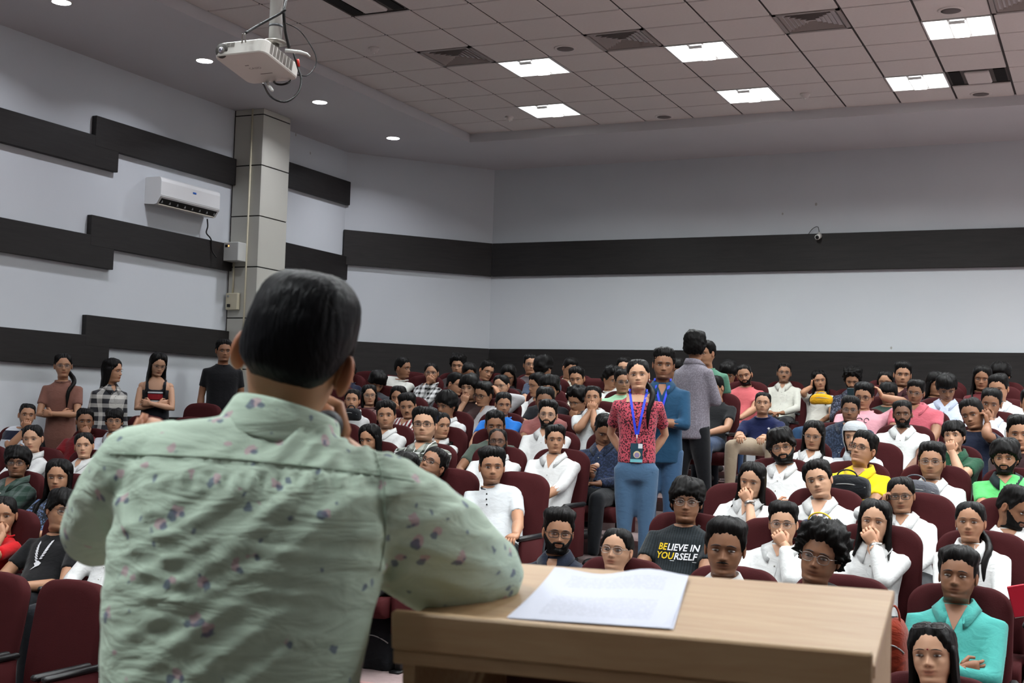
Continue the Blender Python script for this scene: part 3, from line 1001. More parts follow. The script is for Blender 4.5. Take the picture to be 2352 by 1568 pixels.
def chair(x, k, label, rot=0.0, y=None, z=None):
    o = empty('auditorium_chair', (x, (ROWY[k] if y is None else y) - .155, ROWF[k] if z is None else z), label, 'chair', 'maroon auditorium chairs')
    o.rotation_euler.z = rot
    back, shell, seat, arm, side, leg = CH
    for nm, me, dx in (('backrest', back, 0), ('back_shell', shell, 0), ('seat', seat, 0), ('armrest', arm, -.248), ('armrest', arm, .248),
                       ('side_panel', side, -.248), ('side_panel', side, .248), ('leg', leg, -.248), ('leg', leg, .248)):
        c = bpy.data.objects.new(nm, me)
        COL.objects.link(c)
        c.parent = o
        c.location.x = dx
    return o
# ------------------------------------------------------------------ building whole people
UPV = np.array([0., 0, 1.])
JOBS = []                                     # raw cloth meshes waiting for the joint remesh
def want(raw, voxel, done, smooth=4):
    JOBS.append((raw, voxel, done, smooth))
def run_jobs():
    tmp = []
    for raw, vox, done, sm in JOBS:
        me = raw.mesh('tmp')
        o = bpy.data.objects.new('tmp', me)
        COL.objects.link(o)
        r = o.modifiers.new('r', 'REMESH'); r.mode = 'VOXEL'; r.voxel_size = vox; r.adaptivity = 0.0; r.use_smooth_shade = True
        s = o.modifiers.new('s', 'SMOOTH'); s.factor = .5; s.iterations = sm
        tmp.append(o)
    dg = bpy.context.evaluated_depsgraph_get()
    res = [bpy.data.meshes.new_from_object(o.evaluated_get(dg)) for o in tmp]
    for o in tmp:
        me = o.data
        bpy.data.objects.remove(o)
        bpy.data.meshes.remove(me)
    for (raw, vox, done, sm), me in zip(JOBS, res):
        done(me)
    JOBS.clear()
def mesh_np(me):
    v = np.zeros(len(me.vertices) * 3)
    me.vertices.foreach_get('co', v)
    return v.reshape(-1, 3)
def bvh_of(me):
    return BVHTree.FromPolygons([v.co[:] for v in me.vertices], [p.vertices[:] for p in me.polygons])
def drape(bvh, pts, direction, lift):
    """Moves points along direction on to the surface, then lifts them off it."""
    d = Vector([float(a) for a in unit(direction)])
    out = []
    for p in pts:
        p = Vector([float(a) for a in p])
        h = bvh.ray_cast(p - d * .6, d)
        q = h[0] if h[0] is not None else p
        out.append(np.array(q - d * lift))
    return np.array(out)
def ell_rings(pts, rx, ry, xax, n=18, p=.88):
    """Rings of rounded-box section along a line of points; xax is the wide axis."""
    pts = np.asarray(pts, float)
    tan = np.gradient(pts, axis=0)
    a = np.arange(n) * 2 * math.pi / n
    cx = np.sign(np.cos(a)) * np.abs(np.cos(a)) ** p
    cy = np.sign(np.sin(a)) * np.abs(np.sin(a)) ** p
    out = []
    for i in range(len(pts)):
        t = unit(tan[i])
        x = unit(xax - t * (xax @ t))
        y = np.cross(t, x)
        out.append(pts[i] + np.outer(cx * rx[i], x) + np.outer(cy * ry[i], y))
    return out
TOPMAT = {}
def top_material(code):
    """code = kind:hex[:hex2[:pattern[:scale]]]"""
    p = code.split(':')
    key = 'cloth_' + '_'.join(p[1:])
    c2 = srgb(p[2]) if len(p) > 2 and p[2] else None
    return cloth(key, srgb(p[1]), p[3] if len(p) > 3 else 'plain', c2, .30, float(p[4]) if len(p) > 4 else 1.0)
def place(mb, Mh, Mb=None, z0=-.10, z1=-.20):
    """Head-space vertices to the world; below z0 they bend over to the trunk frame Mb."""
    for i, v in enumerate(mb.v):
        w = xf(Mh, v)
        if Mb is not None:
            s = sstep(0, 1, (z0 - v[:, 2]) / (z0 - z1))[:, None]
            w = w * (1 - s) + xf(Mb, v) * s
        mb.v[i] = w
def long_hair(style, seed, length=.30, front=True):
    """A thick curtain of hair round the back and sides of the head, open at the face."""
    na, nz = 34, 14
    a0 = 1.18
    a = np.linspace(a0, 2 * math.pi - a0, na)
    zz = np.linspace(.045, -length, nz)
    rs = np.random.RandomState(seed)
    ph = rs.uniform(0, 6, 4)
    outer = np.zeros((nz, na, 3)); inner = outer.copy()
    for i, z in enumerate(zz):
        rx = np.interp(z, [-.4, -.25, -.16, -.08, .0, .045], [.100, .112, .098, .089, .088, .084])
        rb = np.interp(z, [-.4, -.25, -.16, -.08, .0, .045], [.135, .125, .108, .102, .114, .113])
        rf = np.interp(z, [-.4, -.25, -.16, -.08, .0, .045], [.150, .125, .060, .040, .05, .06]) if front else np.interp(z, [-.4, -.16, 0, .045], [-.02, 0, .045, .06])
        rip = 1 + .025 * np.sin(a * 13 + ph[0] + z * 9) + .02 * np.sin(a * 23 + ph[1] - z * 14)
        x = np.sin(a) * rx * rip
        y = np.where(np.cos(a) < 0, np.cos(a) * rb, np.cos(a) / math.cos(a0) * rf) * rip - .004
        taper = 1.0 - .75 * float(sstep(-length + .06, -length, np.array([z]))[0])
        outer[i] = np.c_[x, y, np.full(na, z) - .012 * np.sin(a * 7 + ph[2]) * (i / nz)]
        th = .022 * taper
        s = 1 - th / np.hypot(x, y + 1e-6)
        inner[i] = np.c_[x * s, y * s, outer[i][:, 2]]
    v = np.r_[outer.reshape(-1, 3), inner.reshape(-1, 3)]
    f, O = [], nz * na
    for i in range(nz - 1):
        for j in range(na - 1):
            p = i * na + j
            f.append((p, p + na, p + na + 1, p + 1)); f.append((O + p, O + p + 1, O + p + na + 1, O + p + na))
        for j in (0, na - 1):
            p = i * na + j
            f.append((p, p + na, O + p + na, O + p) if j else (p, O + p, O + p + na, p + na))
    for i in (0, nz - 1):
        for j in range(na - 1):
            p = i * na + j
            f.append((p, p + 1, O + p + 1, O + p))
    return v, f
def pony_tail(seed, side=0, length=.34, drop=.10):
    """Tail from the back of the head, hanging behind (side 0) or over a shoulder (side -1, 1)."""
    if side == 0:
        pts = [(0, -.095, .03), (0, -.135, .015), (0, -.15, -.06), (.01, -.145, -.15), (.0, -.14, -length)]
    else:
        pts = [(0, -.095, -.02), (side * .05, -.11, -.06), (side * .095, -.04, -.13), (side * .105, .07, -.20), (side * .085, .115, -.28), (side * .08, .12, -length - .08)]
    pts = np.array(pts)
    t = np.linspace(0, 1, len(pts))
    tt = np.linspace(0, 1, 14)
    q = hermite(t, pts, tt)
    r = np.interp(tt, [0, .15, .5, .85, 1], [.018, .030, .030, .022, .006])
    return tube_np(q, r * (1 + .06 * np.sin(tt * 40 + seed)), 10, .75)
def watch(mb, W, D, col=(.02, .02, .02), r=.031):
    u = unit(D)
    mb.tube([W - u * .010, W + u * .010], [r, r], 14, col=col)

def person(label, H, yaw=0, pitch=0, roll=0, hair='short', skin=2, top='shirt:#d9d9d6', arms='lap', x='', pants='#15171c', seat=None, stand=None,
           body_yaw=0, build=1.0, hs=1.0, group='audience', seed=None, voxel=.013, bdir=None, hide_lap=False, hh=0):
    """One person: an Empty at the base with body, hair and clothes. H is the centre of the head in the world.
    yaw/pitch/roll of the head are relative to the line towards the camera; seat = (x, y, floor z) or stand = floor z."""
    global NP
    NP += 1
    seed = NP if seed is None else seed
    rs = np.random.RandomState(seed * 7 + 3)
    H = np.asarray(H, float)
    sex = 'f' if hair in ('long', 'pony', 'bun', 'half', 'hijab', 'ponyL', 'ponyR', 'longb') else 'm'
    # head frame
    v = unit(CAM - H)
    vr = unit(np.cross(UPV, v)) * 1.0         # viewer's right
    a, p, r = math.radians(yaw), math.radians(pitch), math.radians(roll)
    f = v * math.cos(a) + vr * math.sin(a)
    z = unit(UPV - f * (UPV @ f))
    f, z = f * math.cos(p) + z * math.sin(p), z * math.cos(p) - f * math.sin(p)
    xx = np.cross(f, z)
    s_ = 1 if (xx @ vr) > 0 else -1
    z = z * math.cos(r) + xx * s_ * math.sin(r)
    xx = np.cross(f, z)
    hs = hs * (.955 if sex == 'f' else 1.0)
    if hh:
        hs = float(np.clip(hh * ((H - CAM) @ CF) / FPX / .246, .86, 1.14))
    Mh = frame(H, xx * hs * 1.075, f * hs, z * hs * .97)
    # trunk
    fd = np.array([0, -1., 0]) if bdir is None else unit(bdir)
    by = math.radians(body_yaw)
    fb = np.array([fd[0] * math.cos(by) - fd[1] * math.sin(by), fd[0] * math.sin(by) + fd[1] * math.cos(by), 0])
    xb = np.cross(fb, UPV)                    # the person's right
    zm = unit(.45 * z + .55 * UPV)
    Nb = H - zm * (.137 if seat is not None else .150) * hs - f * .012 - fb * .012
    w = build * (.93 if sex == 'f' else 1.0)
    if seat is not None:
        sx, sy, sz = seat
        base = np.array([sx, sy, sz])
        pel = np.array([sx, sy, sz + .535]) - fb * .0
    else:
        sz = stand
        base = np.array([H[0], H[1], sz])
        Lg = (H[2] + .12 - sz)
        pel = np.array([Nb[0] - fb[0] * .0, Nb[1] - fb[1] * .0, sz + Lg * .535])
    ub = unit(Nb - pel)
    Mb_ = frame(Nb + unit(.5 * UPV + .5 * ub) * .155 * hs, xb * hs, np.cross(unit(.5 * UPV + .5 * ub), xb) * hs, unit(.5 * UPV + .5 * ub) * hs)
    root = empty('person', base, label, 'person', group)
    # ---- skin: head, neck, arms, hands in one mesh
    tone = np.array(SKIN[skin]) * rs.uniform(.94, 1.06)
    hp_ = (sex == 'f', rs.uniform(.97, 1.03) * (1.05 if build > 1.1 else 1), rs.uniform(.96, 1.05) * (1.06 if build > 1.1 else 1), rs.uniform(.9, 1.12), build)
    R = head_grid(*hp_)
    Rh = head_grid(*hp_, fine=True) if voxel < .0155 else R
    sk = MB()
    head_parts(sk, R, tone, sex, .62 if 's' in x else (.35 if 'b' in x else 0), .8 if 'j' in x else 0, .72 if 'd' in x else .92)
    place(sk, Mh, Mb_)
    # ---- hair
    hm = hair_mat()
    cap = {'ponyL': 'pony', 'ponyR': 'pony', 'hijab': None, 'longb': 'long'}.get(hair, hair)
    if cap:
        h = MB(); h.add(*hair_cap(Rh, cap, seed))
        if hair == 'long': h.add(*long_hair(hair, seed, .33))
        if hair == 'longb': h.add(*long_hair(hair, seed, .36, False))
        if hair == 'half': h.add(*long_hair(hair, seed, .24, True))
        if hair == 'pony': h.add(*pony_tail(seed, 0))
        if hair == 'ponyL': h.add(*pony_tail(seed, -1))
        if hair == 'ponyR': h.add(*pony_tail(seed, 1))
        if hair == 'bun': h.add(*ball_np((0, -.115, .02), (.045, .035, .045), 12, 8))
        place(h, Mh, Mb_, -.12, -.24)
        h.build('hair', hm, root)
    if hair == 'hijab':
        q = MB()
        nr = len(_HT)
        N = grid_normals(R)
        aa = np.abs((_HA + math.pi) % (2 * math.pi) - math.pi)[None, :] + 0 * R[:, :, 2]
        face = (aa < 1.0) & (R[:, :, 2] < .062) & (R[:, :, 2] > -.112)
        V = (R + N * .016).reshape(-1, 3)
        q.add(V, [qd for qd in grid_faces(nr, _HN) if not all(face.reshape(-1)[i] for i in qd)])
        place(q, Mh, Mb_)
        q.build('head_scarf', cloth('scarf_grey', srgb('#a9adb0'), wr=.6), root)
    if 'b' in x or 'B' in x:
        q = MB(); q.add(*beard_shell(R, .007 if 'B' in x else .0035, seed)); place(q, Mh, Mb_); q.build('beard', hm, root)
    if 'm' in x:
        q = MB()
        u = np.linspace(-1, 1, 9)
        for s in (1,):
            vv = [(.024 * t, .0985 - .006 * t * t, -.0505 - .004 * t * t) for t in u]
            q.tube(vv, .0042 * (1.05 - .7 * np.abs(u)), 6)
        place(q, Mh); q.build('moustache', hm, root)
    if 'g' in x or 'G' in x:
        fr, le = glasses_parts('rect' if 'G' in x else 'round')
        place(fr, Mh); place(le, Mh)
        go = fr.build('glasses', plain('glasses_black', (.012, .012, .013), .3, .5) if 'G' in x or 'k' in x else plain('glasses_wire', (.30, .27, .25), .3, .5, .8), root)
        le.build('lens', lens_mat(), go, smooth=False)
    if 'A' in x:                              # spectacles pushed up into the hair
        fr, le = glasses_parts('rect')
        yg = unit(f * .62 + z * .80)
        Mg = frame(H + z * .112 * hs + f * .060 * hs - yg * .095 * hs, xx * hs * 1.05, yg * hs, unit(np.cross(xx, yg)) * hs)
        place(fr, Mg); place(le, Mg)
        go = fr.build('glasses', plain('glasses_black', (.012, .012, .013), .3, .5), root); le.build('lens', lens_mat(), go, smooth=False)
    if 'i' in x:
        q = MB(); q.ball((0, .0985, .024), .0035, 8, 5); place(q, Mh); q.build('bindi', plain('bindi_red', srgb('#7a1020'), .5), root)
    if 'e' in x:
        q = MB(); [q.ball((s * .080, .002, -.042), (.004, .004, .010), 8, 6) for s in (-1, 1)]; place(q, Mh); q.build('earrings', plain('silver', (.6, .6, .6), .3, .5, 1.0), root)
    # ---- trunk of the shirt
    kind = top.split(':')[0]
    raw = MB()
    L = np.linalg.norm(Nb - pel)
    bow = -fb * .02 if seat is not None else fb * 0
    dd = np.array([L, L - (L - .17) * .3, L - (L - .17) * .62, .17, .095, .055, .022, -.008])
    ss = 1 - dd / L
    pts = [pel + (Nb - pel) * t + bow * math.sin(np.clip(t, 0, 1) * math.pi) * 2 for t in ss]
    if sex == 'f':
        rx = np.array([.170, .152, .145, .160, .174, .150, .098, .060]); ry = np.array([.125, .112, .110, .128, .110, .088, .074, .058])
    else:
        rx = np.array([.172, .165, .168, .186, .199, .174, .114, .064]); ry = np.array([.130, .127, .122, .126, .112, .090, .078, .062])
    rx = rx * w; ry = ry * (w if build < 1.1 else w * 1.12)
    lo = pts[0] - (ub if seat is None else UPV) * ((.11 if kind not in ('crop', 'tank') else -.03) if seat is None else .05)
    if seat is None and kind in ('crop', 'tank'):
        pts = [pts[0] + ub * .05] + pts[1:]
        rx[0] *= .90; ry[0] *= .95
    rings = ell_rings([lo] + pts, np.r_[rx[0] * .96, rx], np.r_[ry[0] * .95, ry], xb)
    raw.add(*loft_np(rings))
    sh_c = Nb - ub * .084
    SH = {s: sh_c + xb * s * (.172 if sex == 'm' else .158) * w for s in (-1, 1)}   # +1 = the person's right
    l1, l2 = .275 * hs, .245 * hs
    up_len = {'tank': .05, 'tee': .62, 'polo': .62, 'crop': .70, 'half': .75}.get(kind, 1.0)
    fo_len = 0 if up_len < 1 else (.45 if 'r' in x else .93)
    thick = .052 * w
    A = arms if isinstance(arms, dict) else {1: arms, -1: arms}
    hands = {}
    for s in (1, -1):
        S = SH[s]
        mode = A[s]
        out = xb * s
        pole = -UPV * .8 + out * .55 + -fb * .1
        hd, hn, curl = fb, -UPV, .55
        lap = pel + fb * .24 + UPV * .10 + out * .07
        if mode == 'lap':
            T = lap; hd = unit(fb * .6 - out * .8); pole = -UPV * .6 + out * .8
        elif mode == 'knee':
            T = pel + fb * .40 + UPV * .09 + out * .10; hd = unit(fb - UPV * .3)
        elif mode == 'clasp':
            T = pel + fb * .25 + UPV * .11 + out * .035; hd = unit(-out * .9 + fb * .5); curl = .7; pole = -UPV * .5 + out * .9
        elif mode == 'cross':
            T = pel + (Nb - pel) * .42 + fb * (.165 if s > 0 else .20) * w - out * .045; hd = unit(-out - fb * .35 + UPV * .1); hn = -fb; curl = .5
            pole = -UPV * .7 + out * .8 + fb * .1
        elif mode == 'chin':
            T = H - z * .150 * hs + f * .105 + out * .012; hd = unit(UPV * .9 - out * .25 + f * .1); hn = -f; curl = 1.0; pole = -UPV * .9 + out * .5 + fb * .4
        elif mode == 'mouth':
            T = H - z * .125 * hs + f * .120 + out * .025; hd = unit(UPV * .8 - out * .6); hn = -f; curl = .75; pole = -UPV * .9 + out * .45 + fb * .4
        elif mode == 'cheek':
            T = H - z * .075 * hs + f * .045 + out * .105; hd = unit(UPV * .95 - out * .15); hn = unit(-out); curl = .75; pole = -UPV + out * .5 + fb * .3
        elif mode == 'head':
            T = H + z * .0 + out * .16 - f * .02; hd = unit(UPV - out * .5); hn = unit(-out); curl = .4; pole = out + UPV * .1 - fb * .2
        elif mode == 'raise':
            T = H - z * .13 + out * .17 + f * .10; hd = unit(UPV * .9 + out * .2); hn = -out; curl = .35; pole = -UPV + out * .4 + fb * .2
        elif mode == 'phone':
            T = pel + (Nb - pel) * .62 + fb * .27 + out * .02; hd = unit(UPV * .7 + fb * .3); hn = fb; curl = .7; pole = -UPV + out * .5
        elif mode == 'mic':
            T = pel + fb * .27 + UPV * .17 - out * .03; hd = unit(fb * .7 + UPV * .5); hn = -out; curl = .95; pole = -UPV + out * .5
        elif mode == 'side':
            T = S - UPV * .50 + out * .06 + fb * .03; hd = unit(-UPV + fb * .1); hn = -out; curl = .35; pole = -fb + out * .2
        elif mode == 'behind':
            T = pel - fb * .15 + UPV * .05 + out * .08; hd = unit(-out * .8 - UPV * .4); hn = -fb; pole = -fb * .6 + out * .8
        elif mode == 'hip':
            T = pel + UPV * .10 + out * .16 + fb * .08; hd = unit(-out * .6 + fb * .5); hn = -out; pole = out - fb * .4
        elif mode == 'rest':
            T = np.array([0, 0, 0]) + pel + fb * .27 + UPV * .13 + out * .245; hd = unit(fb - UPV * .2); pole = -UPV + out * .3 - fb * .3
        else:
            T = lap
        E, Wr = ik(S, T, l1, l2, pole)
        hands[s] = (Wr, hd)
        fwd = unit(Wr - E)
        # sleeve
        if up_len > .1:
            arm = [S - out * .05, S, S + (E - S) * .5 * up_len, S + (E - S) * up_len]
            rad = [thick * 1.0, thick * 1.10, thick * 1.0, thick * (.98 if up_len < 1 else .93)]
            if up_len < 1:
                rad[-1] = thick * 1.02
            raw.tube(arm, rad, 10)
            if fo_len:
                raw.ball(E, thick * .92, 10, 7)
                raw.tube([E, E + (Wr - E) * fo_len * .5, E + (Wr - E) * fo_len], [thick * .92, thick * .85, thick * .74], 10)
        # bare arm and hand
        u0 = max(0, up_len - .25)
        sk.tube([Nb - ub * .045, S - UPV * .008 - out * .01, S + (E - S) * max(u0, .15), S + (E - S) * .7, E, E + (Wr - E) * .25, E + (Wr - E) * .6, Wr, Wr + hd * .02],
                np.array([.036, .040, .043, .042, .036, .041, .034, .026, .024]) * w * (1 if sex == 'm' else .9), 9, col=tone)
        hv, hf = hand_np(curl, .10, s)
        yv = unit(hd)
        zv = unit(-hn + yv * (yv @ hn))
        xv = np.cross(yv, zv)
        sk.add(xf(frame(Wr, xv * .94 * hs, yv * .94 * hs, zv * .94 * hs), hv), hf, tone * (1.02, .97, .95))
        if ('w' in x and s < 0) or ('W' in x and s > 0):
            q = MB(); watch(q, E + (Wr - E) * .93, fwd); q.box((-.016, -.016, 0), (.016, .016, .012), M=frame(E + (Wr - E) * .93 + unit(np.cross(fwd, UPV) + UPV * .3 + fb * .6) * .026, *np.eye(3)), bev=.004)
            q.build('wrist_watch', plain('watch_dark', (.02, .02, .022), .3, .5) if 'l' not in x else plain('watch_steel', (.5, .48, .46), .3, .5, .9), root)
    if kind == 'tank':
        for s in (1, -1):
            sk.ball(SH[s] - UPV * .006 - xb * s * .012, (.047 * w,) * 3, 12, 8, col=tone)
        sk.add(*loft_np(ell_rings([Nb - ub * t for t in (.20, .13, .095, .055, .022, -.008)], np.array([.145, .158, .166, .146, .095, .055]) * w, np.array([.110, .108, .10, .084, .070, .054]) * w, xb)), col=tone)
        raw = MB(); raw.add(*loft_np(ell_rings([lo] + pts[:4] + [Nb - ub * .125], np.r_[rx[0], rx[:4], rx[3] * .98] * 1.02, np.r_[ry[0], ry[:4], ry[3] * .95] * 1.03, xb)))
        for s in (1, -1):
            raw.tube([Nb - ub * .14 + xb * s * .085 + fb * .105, Nb - ub * .07 + xb * s * .088 + fb * .085, Nb - ub * .022 + xb * s * .09, Nb - ub * .10 + xb * s * .085 - fb * .10], .02, 8)
    ctx = dict(root=root, H=H, Mh=Mh, f=f, z=z, xx=xx, Nb=Nb, pel=pel, fb=fb, xb=xb, ub=ub, SH=SH, hands=hands, tone=tone, sk=sk, w=w, hs=hs, top=top, x=x, sex=sex, kind=kind)
    def fin(me):
        nm = {'shirt': 'shirt', 'tee': 't_shirt', 'polo': 'polo_shirt', 'tank': 'tank_top', 'crop': 'blouse', 'half': 'shirt'}.get(kind, 'shirt')
        me.name = nm
        me.materials.clear()
        me.materials.append(top_material(top))
        o = link(nm, me, None, root)
        bv = None
        open_collar = kind in ('shirt', 'half', 'polo')
        if kind != 'tank':
            bv = bvh_of(me)
            # skin that shows inside the neck opening, laid on to the chest
            dp = {'shirt': .075, 'half': .075, 'polo': .065, 'tee': .022, 'crop': .075}.get(kind, .05)
            if 'V' in x: dp += .05
            wd = .050 if open_collar else (.058 if kind == 'tee' else .085)
            rows, n = 6, 9
            pp = []
            for i in range(rows):
                t = i / (rows - 1)
                wi = wd * ((1 - t) if open_collar else math.sqrt(max(0, 1 - t * t)) if kind == 'tee' else 1.0) + .001
                for j in range(n):
                    pp.append(Nb - ub * (dp * t - .012) + xb * wi * (2 * j / (n - 1) - 1) + fb * .05)
            pv = drape(bv, pp, -fb + -UPV * .25, .0035)
            sk.add(pv, [(i * n + j, i * n + j + 1, (i + 1) * n + j + 1, (i + 1) * n + j) for i in range(rows - 1) for j in range(n - 1)], tone * .96)
        if open_collar:
            q = MB()
            m_, prof = 26, None
            R0 = []
            for i in range(m_):
                t = i / (m_ - 1)
                an = math.radians(22 + (360 - 44) * t)
                fr_ = (1 + math.cos(an)) / 2
                dirv = fb * math.cos(an) + xb * math.sin(an)
                cN = Nb + ub * .012
                sx_, sy_ = .066 * w, .066
                rr = 1.0
                d1 = fb * math.cos(an) * sy_ + xb * math.sin(an) * sx_
                dn = ub * (-.030 * fr_ ** 2)
                R0.append([cN + d1 * 1.0 + dn - ub * .012, cN + d1 * .98 + dn + ub * .030 * (1 - .3 * fr_), cN + d1 * 1.10 + dn + ub * (.030 * (1 - .3 * fr_)),
                           cN + d1 * (1.38 + .25 * fr_) + dn - ub * (.012 + .035 * fr_) + fb * .02 * fr_, cN + d1 * (1.30 + .22 * fr_) + dn - ub * (.016 + .035 * fr_) + fb * .018 * fr_])
            R0 = np.array(R0)
            for i in range(m_):
                an = math.radians(22 + (360 - 44) * i / (m_ - 1))
                fr_ = (1 + math.cos(an)) / 2
                tipd = ub * (-.030 * max(0, fr_ - .75) / .25)
                for j, lf in ((3, .008), (4, .003)):
                    h_ = bv.find_nearest(Vector([float(c_) for c_ in R0[i, j] + tipd]))
                    if h_[0] is not None:
                        R0[i, j] = np.array(h_[0]) + np.array(h_[1]) * lf
            q.add(R0.reshape(-1, 3), [(i * 5 + j, i * 5 + j + 1, (i + 1) * 5 + j + 1, (i + 1) * 5 + j) for i in range(m_ - 1) for j in range(4)])
            q.build('collar', me.materials[0] if 'c' not in x else plain('collar_dark', srgb('#1c2a2c'), .8), o)
            # placket and buttons
            if not hide_lap:
                L0 = .34 if kind != 'polo' else .15
                n = 9
                pp = []
                for i in range(n):
                    c = Nb - ub * (dp * .92 + (L0 - dp * .92) * i / (n - 1)) + fb * .05
                    pp += [c - xb * .013, c + xb * .013]
                pv = drape(bv, pp, -fb, .003)
                q = MB(); q.add(pv, [(2 * i, 2 * i + 1, 2 * i + 3, 2 * i + 2) for i in range(n - 1)])
                q.build('placket', me.materials[0] if 'c' not in x else plain('collar_dark', srgb('#1c2a2c'), .8), o)
                q = MB()
                for c in drape(bv, [Nb - ub * (dp + .03 + .075 * i) + fb * .05 for i in range(4 if kind != 'polo' else 1)], -fb, .006):
                    q.ball(c, .0045, 6, 4)
                q.build('buttons', plain('button', srgb('#b9b6ae') if 'k' not in x else (.03, .03, .03), .4), o)
        elif kind == 'tee':
            q = MB()
            aa_ = np.arange(20) * 2 * math.pi / 20
            pts_ = [Nb + ub * (.004 - .020 * ((1 + math.cos(t)) / 2) ** 2) + fb * math.cos(t) * .071 + xb * math.sin(t) * .075 * w for t in aa_]
            q.tube(pts_ + pts_[:1], .0075, 6, flat=.8)
            q.build('neck_band', me.materials[0] if 'c' not in x else plain('band_dark', (.02, .02, .025), .8), o)
        if POST.get(label):
            POST[label](ctx, me, bv, o)
        sk.build('body', skin_mat(), root, use_col=True)
    want(raw, voxel, fin)
    # ---- trousers and shoes
    rawp = MB()
    pm = cloth('pants_' + pants.strip('#'), srgb(pants), wr=.25)
    shoes = []
    def shoe_at(c):
        q = MB(); q.ball((0, 0, 0), (.045, .115, .040), 10, 7, M=frame(c, xb, fb, UPV)); shoes.append(q)
    if seat is not None:
        kn = {}
        for s in (1, -1):
            hp = pel + xb * s * .085 * w - UPV * .01
            K = pel + fb * .43 + xb * s * (.13 if 'q' not in x else .19) - UPV * .015
            Fo = np.array([K[0], K[1], sz]) + fb * .05 + UPV * .09
            if 'X' in x and s < 0:             # legs crossed
                K = K + UPV * .13 - xb * s * .10; Fo = K + fb * .22 - UPV * .28 - xb * s * .10
            rawp.tube([hp, hp + (K - hp) * .5, K], np.array([.092, .085, .068]) * w, 12)
            rawp.ball(K, .068 * w, 12, 8)
            rawp.tube([K, K + (Fo - K) * .4, Fo], np.array([.067, .062, .048]) * w, 12)
            shoe_at(Fo + fb * .075 - UPV * .05)
        rawp.add(*loft_np(ell_rings([pel - UPV * .10, pel - UPV * .04, pel + UPV * .06], np.array([.15, .175, .165]) * w, np.array([.12, .135, .125]) * w, xb)))
    else:
        for s in (1, -1):
            hp = pel + xb * s * .085 * w - UPV * .03
            st = .07 * s if 'y' in x else 0.0
            K = np.array([pel[0], pel[1], sz + (pel[2] - sz) * .52]) + xb * s * .085 * w + fb * (.015 + st)
            Fo = np.array([pel[0], pel[1], sz + .09]) + xb * s * .085 * w + fb * (st * 1.6 - .01)
            flare = .062 if 'F' in x else .056
            rawp.tube([hp + UPV * .03, hp + (K - hp) * .45, K], np.array([.100, .086, .062]) * w, 12)
            rawp.tube([K, K + (Fo - K) * .4, Fo], np.array([.062, .058, flare]) * w, 12)
            shoe_at(Fo + fb * .06 - UPV * .05)
        hh = .075 if kind == 'crop' else .03
        rawp.add(*loft_np(ell_rings([pel - UPV * .10, pel - UPV * .02, pel + UPV * hh], np.array([.152, .165, .138 if sex == 'f' else .15]) * w, np.array([.115, .122, .104]) * w, xb)))
    def finp(me):
        me.name = 'trousers'
        me.materials.clear(); me.materials.append(pm)
        link('trousers', me, None, root)
    want(rawp, .017 if seat is None else .026, finp, 4 if seat is None else 2)
    for q in shoes:
        q.build('shoe', plain('shoe_dark', (.02, .018, .018), .5, .3), root)
    return ctx
def lens_mat():
    if 'lens' in MATS:
        return MATS['lens']
    t = NT('lens')
    tr = t.n('ShaderNodeBsdfTransparent')
    gl = t.n('ShaderNodeBsdfGlossy', i_Roughness=.05)
    mx = t.n('ShaderNodeMixShader', i_0=.13)
    t.t.links.new(tr.outputs[0], mx.inputs[1]); t.t.links.new(gl.outputs[0], mx.inputs[2])
    t.t.links.new(mx.outputs[0], t.out.inputs[0])
    MATS['lens'] = t.mat
    return t.mat
NP = 0
POST = {}
